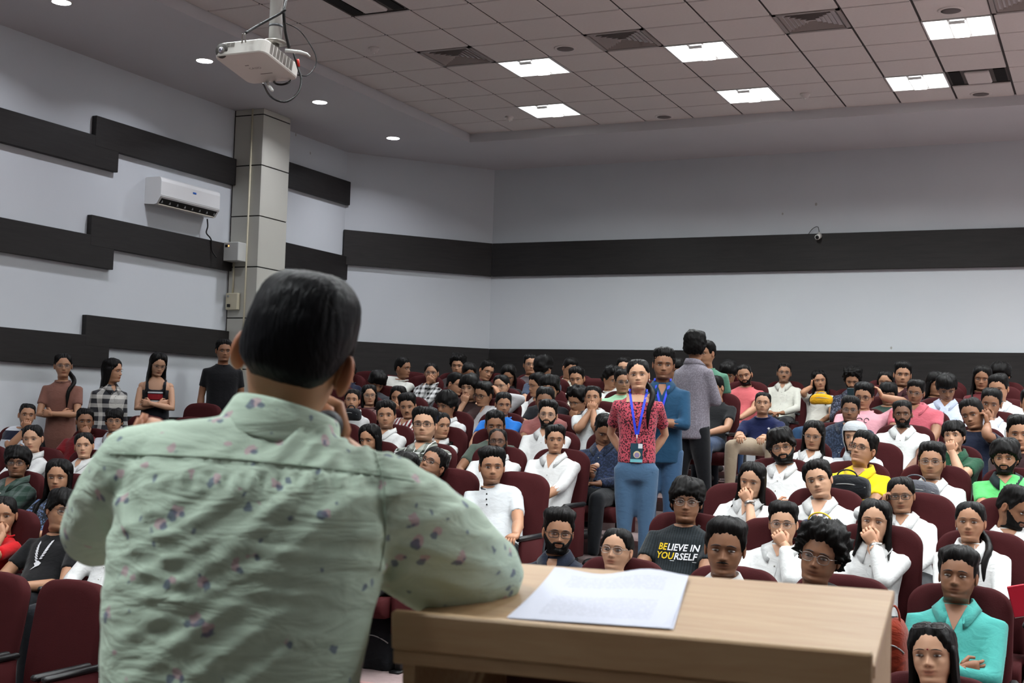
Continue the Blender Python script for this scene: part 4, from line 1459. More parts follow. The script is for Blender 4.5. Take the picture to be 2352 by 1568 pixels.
# ------------------------------------------------------------------ the audience
# px, py of the head centre, row, yaw, pitch, roll, hair, skin, top, arms (viewer's left / right), flags, label, more
W_ = 'shirt:#cbcbca'
P = [
 # left block, front rows
 (8, 1183, 1, -8, -4, 0, 'bun', 2, 'tee:#c81a20', 'lap/mouth', '', 'person in bright red t-shirt cut off by the left edge, hand at mouth', {}),
 (143, 1175, 1, 18, -2, 12, 'fringe', 2, 'tee:#141416', 'lap/lap', 'gk', 'person in black t-shirt with white wings print, head tilted', {'hh': 94}),
 (285, 1185, 1, 0, 0, 0, 'short', 2, W_, 'lap/lap', '', 'person in white sleeve hidden behind the speaker, next to the wings t-shirt', {}),
 (40, 1063, 2, -10, 0, 0, 'mop', 3, 'shirt:#24382f:#4d5a55:check:1.6', 'lap/lap', 'Gs', 'person in dark green checked shirt and black glasses at left edge', {'hh': 68}),
 (135, 1095, 2, -14, -4, 0, 'long', 2, 'tee:#1d222c:#5b6f94:print:1.2', 'lap/lap', '', 'person in blue patterned top behind the wings t-shirt', {'hh': 78}),
 (900, 1190, 2, 0, 0, 0, 'short', 2, 'tee:#1a1c22', 'lap/lap', '', 'person in dark jeans hidden behind the speaker, beside the black backpack', {'pants': '#171c26'}),
 (75, 1008, 3, -16, -2, -4, 'pony', 1, W_, 'lap/lap', '', 'person in white shirt looking left, below the striped t-shirt at left edge', {'hh': 64}),
 (193, 1024, 3, -8, 2, -4, 'pony', 1, W_, 'lap/lap', 'j', 'person in white open collar left of the speaker shoulder, facing the camera', {'hh': 60}),
 (62, 954, 4, 6, 2, 4, 'crop', 2, 'tee:#c9ccd2:#161a2e:stripe:.55', 'chin/lap', 'Ws', 'person in navy and white striped t-shirt with fist on chin', {'hh': 53, 'yy': 8.95}),
 (195, 968, 4, 4, 0, 0, 'short', 3, 'tee:#6b0f16', 'lap/mouth', '', 'person in dark red t-shirt with hand over the mouth', {'hh': 56}),
 (262, 968, 4, 0, 2, 0, 'fringe', 2, 'shirt:#b9bcc2', 'lap/lap', 'gs', 'person in light grey shirt and glasses right of the dark red t-shirt', {'hh': 50}),
 (521, 903, 7, 20, -4, 0, 'short', 3, 'tee:#121318', 'lap/lap', '', 'person in dark clothes peeking out just left of the speaker neck', {}),
 # left block, right of the speaker
 (799, 853, 9, -60, -4, 0, 'short', 3, 'tee:#141a30', 'cheek/lap', 'm', 'person in navy t-shirt in back row beside the speaker ear', {}),
 (866, 878, 8, 10, -34, 8, 'mop', 2, 'tee:#33343a', 'lap/lap', '', 'person in charcoal t-shirt bending the head down near back wall', {}),
 (925, 846, 9, 55, 0, 0, 'short', 3, 'tee:#d3d3cc', 'lap/lap', '', 'person in white t-shirt in the back row looking right in profile', {}),
 (991, 857, 9, -6, 4, 0, 'bun', 2, 'shirt:#c9c9c9:#191919:check:2.0', 'mouth/lap', 'g', 'person in black and white checked top covering the mouth, back row', {}),
 (1052, 841, 10, -10, 0, 0, 'curly', 2, 'tee:#3a3030', 'lap/lap', '', 'person in brown t-shirt in the last row, left of the wall corner', {}),
 (1077, 856, 9, 10, -28, 0, 'bun', 3, 'tee:#2a2224', 'lap/lap', '', 'person in dark brown t-shirt bending down in the back rows', {'lean': .1}),
 (1117, 853, 10, 28, -8, 14, 'side', 2, 'tee:#201c20', 'lap/lap', '', 'person in black purple t-shirt leaning right, last row below wall corner', {}),
 (767, 968, 5, -10, -6, 0, 'short', 3, W_, 'lap/lap', '', 'person in white shirt right beside the speaker neck', {}),
 (850, 1008, 4, -30, -10, 0, 'long', 2, 'tee:#1b1b20', 'lap/lap', '', 'person showing only top of the head over the speaker shoulder, looking left', {}),
 (809, 920, 6, -6, 6, 0, 'short', 2, W_, 'lap/cross', 's', 'person in white shirt with a small black bag held at the chest', {'hh': 48}),
 (848, 908, 7, 6, 0, -4, 'half', 1, 'tee:#7a5a58', 'lap/lap', 'gj', 'person in brown pink t-shirt with glasses, upper rows beside charcoal t-shirt', {'hh': 48}),
 (887, 955, 5, -6, 2, -4, 'quiff', 2, W_, 'lap/lap', 'sj', 'person in open white collar facing camera, above the speaker shoulder', {'hh': 62}),
 (915, 913, 7, -14, -4, 0, 'long', 2, 'tee:#8a3a3a', 'mouth/lap', '', 'person in red t-shirt half hidden, hand on face, upper rows', {}),
 (936, 934, 6, -6, -6, -6, 'quiff', 2, 'shirt:#d6d2cf:#7a2a30:stripe:2.4', 'lap/lap', 'm', 'person in white and maroon striped shirt above the speaker shoulder', {'hh': 56}),
 (975, 977, 4, -10, 6, 0, 'side', 1, 'half:#3c4038:#9fa39a:plaid:1.1', 'cross/cross', 'Gs', 'person in black and white plaid shirt with glasses', {'hh': 78, 'build': 1.16, 'hs': 1.06}),
 (1012, 978, 5, 30, 0, 0, 'ponyL', 2, W_, 'lap/lap', '', 'person in white hidden behind the black and white plaid shirt', {}),
 (1026, 931, 6, -42, -8, 4, 'mop', 3, W_, 'lap/lap', '', 'person in white shirt turned to the left, behind the plaid shirt', {}),
 (993, 1070, 3, -28, 26, 14, 'short', 3, 'tee:#20242c', 'lap/lap', 'Gs', 'person leaning the head far back, glasses shining, above the speaker arm', {}),
 (930, 1085, 3, -30, -10, 0, 'mop', 2, 'tee:#2a2a30', 'lap/lap', '', 'person showing only head top behind the speaker right shoulder, in front row of plaid', {}),
 (1046, 884, 8, 48, -6, 8, 'side', 2, 'tee:#2c2a2e', 'lap/lap', 'g', 'person with glasses turned right in the third row from the back', {}),
 (1078, 891, 7, -22, -2, 0, 'mop', 1, 'tee:#3b2a2a', 'chin/lap', '', 'person in dark brown t-shirt with raised hand near the chin', {}),
 (1111, 907, 7, -36, -8, 6, 'side', 2, 'shirt:#b9b7b9', 'lap/head', 'G', 'person in grey shirt and black glasses looking down, elbow raised', {}),
 (1152, 886, 8, -24, -4, -6, 'pony', 1, 'tee:#4a3034', 'raise/lap', 'g', 'person in dark red top with glasses raising a hand in upper rows', {}),
 (1168, 862, 9, -8, -26, 0, 'long', 2, 'tee:#262024', 'lap/lap', '', 'person in dark top looking down in the back row left of an empty chair', {}),
 (1219, 838, 10, 6, 4, 0, 'short', 2, 'tee:#50484a', 'lap/lap', 'g', 'person in grey t-shirt with glasses in the last row, left middle', {}),
 (1249, 845, 9, 140, 0, 0, 'mop', 2, 'tee:#3a4458', 'lap/lap', '', 'person in slate blue t-shirt turned away in the back rows', {}),
 (1235, 886, 8, -60, -4, 0, 'side', 2, W_, 'lap/lap', '', 'person in white shirt in profile facing left in the upper middle rows', {}),
 (1262, 894, 7, -8, 2, 0, 'mop', 2, 'tee:#17181d', 'lap/lap', '', 'person in black t-shirt in the upper middle rows, facing the camera', {}),
 (1309, 847, 10, 22, -18, 6, 'short', 2, 'shirt:#b8b6a8', 'lap/lap', '', 'person in cream shirt looking down, in the last row', {}),
 (1325, 870, 9, -12, -6, -4, 'side', 2, 'shirt:#c2c0b2', 'lap/lap', 's', 'person in pale cream shirt in the back row, just below one looking down', {}),
 (1405, 871, 9, 30, -14, 4, 'curly', 2, 'tee:#cfd2ce', 'lap/lap', '', 'person in pale t-shirt turned right in the back row near the aisle', {}),
 (1430, 877, 8, 10, -2, 0, 'short', 2, 'tee:#9cc8a4', 'lap/lap', 'g', 'person in pale green t-shirt with glasses left of the red floral blouse', {}),
 (1433, 846, 10, 0, 0, 0, 'short', 1, 'tee:#a8a8a8', 'lap/lap', 'g', 'person in last row half hidden above the pale green t-shirt', {}),
 (1327, 920, 7, -38, -20, 4, 'curly', 2, 'tee:#3c3a3c', 'chin/lap', 'gW', 'person in dark grey t-shirt with black watch bending to the left', {}),
 (1362, 915, 6, -6, 8, -3, 'short', 2, 'half:#cfd2d2', 'chin/chin', 's', 'person in light grey shirt with hands joined under the chin', {'hh': 53}),
 (1156, 929, 6, 8, -6, 0, 'short', 2, 'tee:#1f6fc4', 'lap/lap', 's', 'person in bright blue t-shirt in the middle of the left seats', {'hh': 53}),
 (1137, 977, 5, 0, -8, 0, 'short', 3, 'tee:#4d584f', 'lap/lap', 's', 'person in grey green t-shirt below the bright blue t-shirt', {}),
 (1143, 1016, 4, -4, 8, 0, 'recede', 4, W_, 'lap/lap', 'GB', 'person in white with shining glasses behind the light grey t-shirt', {'hh': 58, 'lean': -.02}),
 (1130, 1073, 3, 4, 0, 0, 'quiff', 2, 'tee:#bfc2c4', 'lap/rest', 'csk', 'person in light grey t-shirt with black and white neck band', {'hh': 83}),
 (1258, 954, 5, -4, 4, 3, 'quiff', 1, W_, 'lap/lap', 'gbs', 'person in white shirt with clear glasses behind the clasped hands wearer', {'hh': 63}),
 (1252, 922, 6, -6, -4, 0, 'short', 3, 'tee:#8c5450', 'lap/lap', '', 'person in dusty rose t-shirt hidden behind a white shirt with clear glasses', {}),
 (1275, 1011, 4, 4, 2, 0, 'side', 2, 'shirt:#cdcdcc', 'clasp/clasp', 'wrV', 'person in white shirt sitting upright with clasped hands and black watch', {'hh': 64, 'pants': '#1b1f26'}),
 (1389, 987, 5, 10, -30, 4, 'short', 3, 'shirt:#1b2334:#2a3550:print:1.5', 'mic/lap', '', 'person in navy shirt looking down, microphone in hand', {'hh': 70, 'pants': '#17191d', 'lean': .06}),
 # right block, front
 (2143, 1508, 0, -12, 2, -5, 'longb', 1, 'half:#9a4c3c:#3c1c20:print:1.0', 'lap/lap', 'Aije', 'person at the bottom edge with glasses pushed up on the head', {'hh': 143}),
 (1282, 1223, 1, 6, -6, 4, 'quiff', 2, 'shirt:#1a2030', 'lap/lap', 'GBV', 'person in navy shirt with black glasses beside the speaker arm', {'hh': 100, 'yy': 6.85, 'step': 2}),
 (1416, 1265, 1, -16, 4, 3, 'bun', 1, 'tee:#cfd0d4', 'lap/lap', 'g', 'person in clear framed glasses just above the lectern paper', {'hh': 101}),
 (1665, 1260, 1, -4, -6, 3, 'side', 3, W_, 'lap/lap', 'm', 'person in white collar leaning forward right above the lectern', {'hh': 130, 'lean': .22, 'hs': 1.03}),
 (1884, 1277, 1, -12, -4, 12, 'afro', 3, 'tee:#2a2c30', 'lap/lap', 'g', 'person with glasses tilting the head above the lectern', {'hh': 130, 'lean': .22, 'hs': 1.03}),
 (2200, 1324, 1, -8, 2, 2, 'quiff', 3, 'shirt:#4ba39b', 'cross/cross', 'Vs', 'person in turquoise shirt with arms folded', {'hh': 120, 'pants': '#20242a'}),
 (1577, 1153, 2, -2, 0, 2, 'mop', 3, 'tee:#1d2428:#12171a:stripe:6', 'lap/lap', 'gj', 'person in black BELIEVE IN YOURSELF t-shirt', {'hh': 98}),
 (1799, 1204, 2, -6, 0, 0, 'quiff', 1, W_, 'lap/mouth', 'g', 'person in white shirt with clear glasses and hand before chin', {'hh': 92}),
 (2010, 1198, 2, -8, 0, 3, 'half', 1, W_, 'lap/mouth', 'wl', 'person in white shirt with steel watch resting chin on fist', {'hh': 98}),
 (2229, 1200, 2, -8, 2, 0, 'ponyL', 2, W_, 'lap/lap', 'j', 'person in white shirt without glasses behind the turquoise shirt', {'hh': 91}),
 (1727, 1103, 3, -14, -10, 6, 'half', 1, 'half:#cbcbca', 'lap/mouth', 'wlV', 'person in white shirt with fingers at the lips and a bracelet', {'hh': 82}),
 (1880, 1104, 3, -10, 2, -14, 'side', 1, W_, 'cross/cross', 'V', 'person in white shirt with folded arms and head tilted left', {'hh': 86}),
 (2070, 1138, 3, -4, -4, -4, 'bun', 2, W_, 'cheek/lap', 'G', 'person in white shirt with dark glasses leaning cheek on a hand', {'hh': 84}),
 (2330, 1167, 3, 52, -22, 6, 'short', 3, W_, 'lap/lap', 'b', 'person in white shirt bowing the head at the right edge', {}),
 (1796, 1028, 4, -2, 0, -12, 'mop', 2, W_, 'cross/cross', 'gBk', 'person in white shirt with dark glasses tilting head, above fingers at lips wearer', {'hh': 78}),
 (1982, 1034, 4, -26, 16, 6, 'side', 2, 'polo:#e8c814', 'lap/lap', 'G', 'person in yellow polo shirt looking up with dark glasses', {'hh': 78}),
 (2140, 1061, 4, -6, 2, 0, 'side', 2, W_, 'lap/lap', 'gs', 'person in white shirt with round clear glasses and grey bag', {'hh': 82}),
 (2309, 1052, 4, -6, -2, 0, 'mop', 2, 'polo:#5cba6a', 'lap/lap', 'csb', 'person in light green polo shirt with dark collar', {'hh': 78}),
 (1869, 1001, 5, -10, -6, 4, 'long', 2, W_, 'lap/lap', 'g', 'person in white shirt and glasses behind the yellow polo, to its left', {'hh': 66}),
 (1963, 1003, 5, -14, -2, 0, 'hijab', 1, 'shirt:#c3c6c8:#aab0b4:stripe:1.4', 'lap/lap', '', 'person in grey head scarf behind the yellow polo', {}),
 (2191, 1003, 5, -14, 8, -4, 'fringe', 1, 'polo:#1f4a34', 'lap/chin', 's', 'person in dark green polo with fist at the chin', {'hh': 63}),
 (2342, 997, 5, 0, -2, 0, 'quiff', 2, 'tee:#2a1618', 'lap/lap', '', 'person in dark maroon t-shirt cut by the right edge above green polo', {}),
 (1953, 942, 6, -4, 0, 3, 'side', 3, 'shirt:#1c2433:#313c50:print:1.6', 'lap/lap', 'gs', 'person in dark patterned shirt with glasses above the head scarf', {'hh': 59}),
 (2073, 952, 6, -2, 2, -2, 'short', 4, 'polo:#d4d6d4', 'lap/lap', 'bs', 'person in white polo shirt facing the camera, upper right rows', {'hh': 61}),
 (2234, 952, 6, -18, -6, -14, 'short', 3, 'tee:#161c2e', 'lap/cheek', '', 'person in navy t-shirt leaning the head on raised fingers', {}),
 (2372, 928, 6, 0, 0, 0, 'short', 2, 'shirt:#cdcdcc', 'lap/lap', '', 'person in white sleeve cut off by the right edge', {}),
 (1984, 911, 7, -10, -6, 4, 'side', 2, 'tee:#d49aa4', 'lap/head', 'Gk', 'person in pale pink t-shirt with black glasses, elbow out', {'hh': 60, 'build': 1.1}),
 (2103, 902, 7, -12, -4, 6, 'side', 3, 'polo:#b85a66', 'lap/lap', 'gs', 'person in rose polo shirt with glasses', {'hh': 55, 'build': 1.08}),
 (2276, 927, 7, -6, -6, 6, 'short', 3, 'shirt:#c4c8d2', 'lap/mouth', '', 'person in pale blue shirt covering the mouth near right edge', {}),
 (2040, 907, 8, -2, -4, 0, 'fringe', 3, 'tee:#20342c', 'lap/lap', 's', 'person in dark green t-shirt behind the white polo shirt', {'hh': 48, 'build': 1.1}),
 (2174, 891, 8, 8, -26, -4, 'fringe', 3, 'shirt:#bcc4d8', 'lap/lap', '', 'person in pale blue white shirt looking down, upper right rows', {'hh': 60}),
 (2293, 893, 8, -14, -6, -2, 'side', 2, 'shirt:#c9ccd0', 'lap/lap', '', 'person in white shirt in the upper rows near the right edge', {}),
 (1752, 927, 8, -2, 6, 2, 'crop', 1, 'tee:#161f46', 'knee/knee', 'sq', 'person in navy t-shirt leaning forward, hands on the knees of beige trousers', {'hh': 53, 'pants': '#9c8c78', 'lean': .22, 'nochair': 1}),
 (1642, 893, 8, -30, -6, -8, 'short', 2, 'tee:#131416', 'lap/lap', '', 'person in black t-shirt seated behind the standing grey shirt', {'pants': '#2a3c58'}),
 (1710, 862, 9, -6, -4, -12, 'crop', 2, 'tee:#b8585c', 'lap/lap', 'sb', 'person in salmon pink t-shirt with tilted head near the back wall', {'hh': 50, 'pants': '#33486a'}),
 (1673, 858, 10, -8, -22, 0, 'mop', 3, 'tee:#b4b4b0', 'lap/chin', '', 'person in dim light t-shirt looking down behind salmon t-shirt', {}),
 (2073, 861, 9, 4, 0, 3, 'quiff', 2, 'shirt:#3a1c20', 'lap/lap', 's', 'person in dark maroon shirt against the back wall board', {'yy': 13.75}),
 (2035, 877, 10, -12, -4, 0, 'longb', 2, 'tee:#2a2430', 'lap/lap', '', 'person in the last row left of the dark maroon shirt', {}),
 (2150, 882, 9, 30, -10, 0, 'longb', 2, 'tee:#241c20', 'lap/lap', '', 'person in dark top behind the pale blue white shirt, turned right', {}),
 (2256, 869, 9, -4, -6, 4, 'long', 3, 'tee:#5a1c20', 'lap/lap', '', 'person in dark red top near the right back rows', {}),
 (2298, 862, 10, -4, -8, 0, 'mop', 2, 'tee:#1c1c22', 'lap/lap', '', 'person in black top in the last row at the right', {}),
 (1548, 852, 9, 30, -4, 0, 'mop', 2, 'tee:#2a2428', 'lap/lap', '', 'person seated behind the standing denim blue shirt, only ear showing', {}),
]
def split_arms(a):
    l, r = a.split('/')
    return {1: l, -1: r}
seats = {}                                    # row -> list of [x, label]
SPEC = []
NOCHAIR = set()
for px, py, k, yaw, pit, rol, hair, skin, top, arms, x, label, kw in P:
    kw = dict(kw)
    lean = kw.pop('lean', 0.0)
    yy = kw.pop('yy', None)
    step = kw.pop('step', None)
    noch = kw.pop('nochair', 0)
    Y = (ROWY[k] if yy is None else yy) - .135 - lean
    H = at_y(px, py, Y)
    SPEC.append([px, k, H, yaw, pit, rol, hair, skin, top, split_arms(arms), x, label, kw, yy, step])
    if noch:
        NOCHAIR.add(label)
    if step is None:
        seats.setdefault(k, []).append([float(H[0]), label])
# chairs: one under every person, spread so that neighbours do not overlap, and empty ones in the gaps
CHX = {}
short = {}
BLOCKS = {0: ((-2.35, .9),), 1: ((-8.7, -4.75), (-2.45, .9)), 'd': ((-8.75, -3.75), (-2.45, .9))}
for k in range(len(ROWS)):
    row = sorted(seats.get(k, []))
    xs = [r[0] for r in row]
    for it in range(60):
        for i in range(len(xs) - 1):
            d = .535 - (xs[i + 1] - xs[i])
            if d > 0:
                xs[i] -= d / 2
                xs[i + 1] += d / 2
    xs = [max(x_, -9.14) for x_ in xs]
    for (x0, lb), x1 in zip(row, xs):
        CHX[lb] = x1
    occ = list(xs)
    names_ = [r[1] for r in row]
    if k == 0:                                # empty front seats beside the speaker
        x0_ = float(at_y(182, 1330, ROWY[0])[0])
        for i, nm_ in ((-1, 'second empty maroon chair from the speaker in the front row, cut by the left edge'), (0, 'empty maroon chair in the front row right beside the speaker'),
                       (1, 'empty maroon chair in the front row mostly behind the speaker')):
            chair(x0_ + .565 * i, 0, nm_)
    for (lo, hi) in BLOCKS.get(k, BLOCKS['d']):
        ins = sorted([x for x in xs if lo - .3 < x < hi + .3])
        ends = [lo - .55] + ins + [hi + .55]
        for a_, b_ in zip(ends[:-1], ends[1:]):
            gap = b_ - a_
            n = int(gap / .545) - 1
            for i in range(n):
                xe = a_ + gap * (i + 1) / (n + 1)
                ctr = (xe, ROWY[k], ROWF[k] + .9)
                if not inframe(ctr, 60):
                    continue
                j = int(np.argmin([abs(xe - q) for q in xs])) if xs else None
                SHORTN = names_[j] if j is not None else ''
                short.setdefault(k, []).append((xe, SHORTN, (xe - xs[j]) if xs else 0))
RN = ['front row', 'second row', 'third row', 'fourth row', 'fifth row', 'sixth row', 'seventh row', 'eighth row', 'ninth row', 'tenth row', 'last row']
_STOP = set('in with and the of a at on by behind beside to below above right left cut just looking near upper back holding leaning black white dark facing only from next over small light grey red blue pale red clear open bending turned down raising half hidden looking seated peeking out showing middle last third row covering head bright navy'.split())
def brief(lb, n=11):
    """The person's label up to its first comma, cut at a whole phrase."""
    w = lb.split(',')[0].split()
    if len(w) > n:
        w = w[:n]
        while w[-1] in _STOP:
            w = w[:-1]
    return 'the ' + ' '.join(w)
for lb, x1 in CHX.items():
    k = [s[1] for s in SPEC if s[11] == lb][0]
    yy = [s[13] for s in SPEC if s[11] == lb][0]
    if lb in NOCHAIR:
        continue
    chair(x1, k, 'maroon chair holding %s' % brief(lb, 12), y=yy)
for k, l in short.items():
    cnt = {}
    for xe, nm, dx in sorted(l):
        sd = 'right' if dx > 0 else 'left'
        key = (nm, sd)
        cnt[key] = cnt.get(key, 0) + 1
        if nm:
            nb = brief(nm, 9)
            o_ = {1: '', 2: 'second ', 3: 'third ', 4: 'fourth ', 5: 'fifth ', 6: 'sixth '}.get(cnt[key], 'farther ')
            lab = 'empty maroon chair %s%s of %s' % (o_, sd, nb)
        else:
            lab = 'empty maroon chair in the %s at the left edge' % RN[k]
        chair(xe, k, lab)

# prints on shirts, laid on to the cloth
def text_mesh(s, size, ext=0.0, bold=0.0, shear=0.0):
    cu = bpy.data.curves.new('txt', 'FONT')
    cu.body = s; cu.size = size; cu.align_x = 'LEFT'; cu.offset = bold; cu.shear = shear; cu.resolution_u = 2
    o = bpy.data.objects.new('txt', cu)
    COL.objects.link(o)
    dg = bpy.context.evaluated_depsgraph_get()
    me = bpy.data.meshes.new_from_object(o.evaluated_get(dg))
    v = mesh_np(me)
    f = [tuple(p.vertices) for p in me.polygons]
    bpy.data.objects.remove(o); bpy.data.curves.remove(cu); bpy.data.meshes.remove(me)
    return v, f
def chest_print(ctx, bv, parent, name, items, up=.0, right=.0, lift=.004):
    """items: (verts2d, faces, material) in metres, x to the viewer's right, y up, around the chest."""
    o = ctx['Nb'] - ctx['ub'] * (.17 - up) + ctx['fb'] * .05
    for v2, f, mt in items:
        pts = [o + -ctx['xb'] * (p[0] + right) + ctx['ub'] * p[1] for p in v2]
        q = MB(); q.add(drape(bv, pts, -ctx['fb'], lift), f)
        q.build(name, mt, parent, smooth=False)
YEL = plain('print_yellow', srgb('#d9b91f'), .7)
WHT = plain('print_white', srgb('#d8d8dc'), .7)
def believe(ctx, me, bv, o):
    its = []
    for y0, x, l in ((.0, -.115, (('BE', YEL), ('LIEVE IN', WHT))), (-.052, -.120, (('YOU', YEL), ('RSELF', WHT)))):
        tot = sum(text_mesh(t, .056, bold=.0012)[0][:, 0].max() for t, m in l)
        k = .232 / tot
        for t, m in l:
            v, f = text_mesh(t, .056, bold=.0012, shear=.12)
            wd = text_mesh(t, .056, bold=.0012)[0][:, 0].max()
            its.append((v * (k, 1, 1) + (x, y0, 0), f, m))
            x += wd * k + .004
    its.append((np.array([(-.03, -.062, 0), (.118, -.066, 0), (.118, -.063, 0), (-.03, -.059, 0)]), [(0, 1, 2, 3)], WHT))
    chest_print(ctx, bv, o, 'print', its, up=.03)
POST['person in black BELIEVE IN YOURSELF t-shirt'] = believe
def wings(ctx, me, bv, o):
    its = []
    rs = np.random.RandomState(5)
    for s, y0, sc in ((-1, -.005, 1.0), (1, .012, .85)):
        for k in range(8):
            t = k / 7
            c = np.array([s * (.004 + .034 * t), -.055 + .105 * t + y0])
            d = unit((s * (.95 - .45 * t), .35 + .6 * t, 0))[:2]; n = np.array([-d[1], d[0]])
            L, wd = (.030 + .014 * math.sin(t * math.pi)) * sc, .0085
            p = [c - d * .004, c + d * L * .4 + n * wd, c + d * L, c + d * L * .5 - n * wd * .7]
            its.append((np.array([(a[0], a[1], 0) for a in p]), [(0, 1, 2, 3)], WHT))
    its.append((np.array([(-.028, -.075, 0), (.0, -.055, 0), (.028, -.068, 0), (.018, -.085, 0), (-.01, -.10, 0), (-.035, -.12, 0), (-.012, -.09, 0)]), [tuple(range(7))], WHT))
    chest_print(ctx, bv, o, 'wings_print', its, up=.06, right=-.005, lift=.007)
POST['person in black t-shirt with white wings print, head tilted'] = wings
def pink_text(ctx, me, bv, o):
    dk = plain('print_dark', srgb('#3a2a30'), .7)
    its = []
    a_ = np.linspace(0, 2 * math.pi, 17)[:-1]
    for cx, rx, ry in ((.0, .030, .026), (.062, .022, .026)):    # two open loops, not readable as letters
        v = np.array([(cx + rx * k * math.cos(t), ry * k * math.sin(t), 0) for k in (.72, 1.0) for t in a_[:14]])
        its.append((v, [(i, i + 1, 14 + i + 1, 14 + i) for i in range(13)], dk))
    chest_print(ctx, bv, o, 'print', its, up=.08, right=.0)
POST['person in pale pink t-shirt with black glasses, elbow out'] = pink_text
def bird_logo(ctx, me, bv, o):
    a = np.arange(10) * 2 * math.pi / 10
    r = np.where(np.arange(10) % 2, .016, .008)
    chest_print(ctx, bv, o, 'logo', [(np.c_[np.cos(a) * r, np.sin(a) * r * .8, a * 0], [tuple(range(10))], WHT)], up=.06, right=.075)
POST['person in navy t-shirt leaning forward, hands on the knees of beige trousers'] = bird_logo
def tee_trim(ctx, me, bv, o):
    q = MB()
    for c in drape(bv, [ctx['Nb'] - ctx['ub'] * d + ctx['fb'] * .05 for d in (.045, .085, .125)], -ctx['fb'], .006):
        q.ball(c, .006, 8, 5)
    q.build('buttons', plain('button_dark', (.03, .03, .03), .4), o)
POST['person in light grey t-shirt with black and white neck band'] = tee_trim
for px, k, H, yaw, pit, rol, hair, skin, top, arms, x, label, kw, yy, step in SPEC:
    if step is None:
        seat = (CHX[label], (ROWY[k] if yy is None else yy) - .315, ROWF[k])
    else:
        seat = (float(H[0]), yy - .2, ROWF[step] - .42)
    vox = .0115 if k <= 2 else (.013 if k <= 5 else .016)
    person(label, H, yaw, pit, rol, hair, skin, top, arms, x, seat=seat, body_yaw=float(np.clip(yaw * .12, -8, 8)), voxel=vox, **kw)

# people seated on loose seats along the back wall
def wall_sitter(px, py, Y, *a, **k):
    H = at_y(px, py, Y)
    z = ROWF[10]
    dz = H[2] - z
    return H, (float(H[0]), Y + .02, H[2] - 1.17)
for px, py, Y, yaw, pit, rol, hair, skin, top, arms, x, label, kw in (
    (1801, 857, 15.9, 2, 4, 2, 'crop', 2, 'shirt:#d2d1c6', 'lap/lap', 'gms', 'person in cream white shirt with glasses leaning on the back wall board', {'pants': '#2a2c30'}),
    (1882, 874, 15.2, 6, 0, -8, 'long', 2, 'tee:#cbc8be', 'cheek/lap', '', 'person in white t-shirt and jeans leaning on a hand, yellow bag on lap', {'pants': '#24405e'}),
    (1958, 873, 14.9, -4, -18, 0, 'curly', 2, 'shirt:#20222e:#54586a:print:1.4', 'phone/lap', 'b', 'person in dark patterned shirt looking at a phone', {'pants': '#2c5a78'})):
    H = at_y(px, py, Y)
    fz = H[2] - 1.13
    seat = (float(H[0]), Y - .12, fz)
    c = chair(float(H[0]), 10, 'maroon chair holding %s' % brief(label, 12), y=Y + .15, z=fz)
    person(label, H, yaw, pit, rol, hair, skin, top, split_arms(arms), x, seat=seat, voxel=.015, **kw)

# ------------------------------------------------------------------ people standing
def stander(px, py, X=None, Y=None):
    return at_x(px, py, X) if X is not None else at_y(px, py, Y)
# girl with the lanyard in the aisle
def badge(ctx, me, bv, o):
    Nb, ub, xb, fb, root = ctx['Nb'], ctx['ub'], ctx['xb'], ctx['fb'], ctx['root']
    blue = plain('lanyard_blue', srgb('#2f45d8'), .6)
    long_ = 'long lanyard' if 'denim' not in root['label'] else 'short'
    D = .30 if long_ == 'long lanyard' else .20
    q = MB()
    low = Nb - ub * D
    for s in (1, -1):
        n = 12
        pp = []
        for i in range(n):
            t = i / (n - 1)
            c = (Nb + xb * s * .062 + ub * .015) * (1 - t) + (low + xb * s * .006) * t + fb * .02
            pp += [c - xb * .009, c + xb * .009]
        pv = drape(bv, pp, -fb - UPV * .05, .007)
        q.add(pv, [(2 * i, 2 * i + 1, 2 * i + 3, 2 * i + 2) for i in range(n - 1)])
        q.tube([Nb + xb * s * .062 + ub * .02 + fb * .05, Nb + xb * s * .064 + ub * .04, Nb + xb * s * .05 - fb * .06 + ub * .04], .008, 6, flat=.4)
    lan = q.build('lanyard', blue, root)
    if long_ == 'long lanyard':
        c = drape(bv, [low + fb * .05], -fb, .012)[0]
        Mx = frame(c, -xb, -ub, np.cross(-xb, -ub))
        Mx = frame(c - ub * .005, -xb, np.cross(fb, -xb), fb)
        q = MB(); q.box((-.004, -.055, -.001), (.004, .01, .002), M=Mx); q.build('clip', plain('silver', (.6, .6, .6), .3, .5, 1.0), lan)
        q = MB(); q.box((-.045, -.195, -.001), (.045, -.055, .002), M=Mx); card = q.build('badge', plain('badge_dark', srgb('#26404e'), .4), lan, smooth=False)
        for lo_, hi_, cc in (((-.045, -.195, .002), (.045, -.172, .003), '#6fb0b8'), ((.012, -.092, .002), (.043, -.058, .003), '#cfd4d8')):
            q = MB(); q.box(lo_, hi_, M=Mx); q.build('badge_field', plain('badge' + cc, srgb(cc), .4), card, smooth=False)
        a_ = np.arange(16) * math.pi / 8
        q = MB(); q.add(xf(Mx, np.c_[np.cos(a_) * .027 + .004, np.sin(a_) * .027 - .138, np.full(16, .0032)]), [tuple(range(16))]); q.build('badge_emblem', plain('badge_em', srgb('#c8b890'), .4), card)
        q = MB(); q.add(xf(Mx, np.c_[np.cos(a_) * .019 + .004, np.sin(a_) * .019 - .142, np.full(16, .0036)]), [tuple(range(16))]); q.build('badge_emblem', plain('badge_em2', srgb('#8a7ca0'), .4), card)
G1 = 'person in red floral blouse and jeans standing with blue lanyard and badge'
POST[G1] = badge
H = stander(1466, 862, Y=9.15)
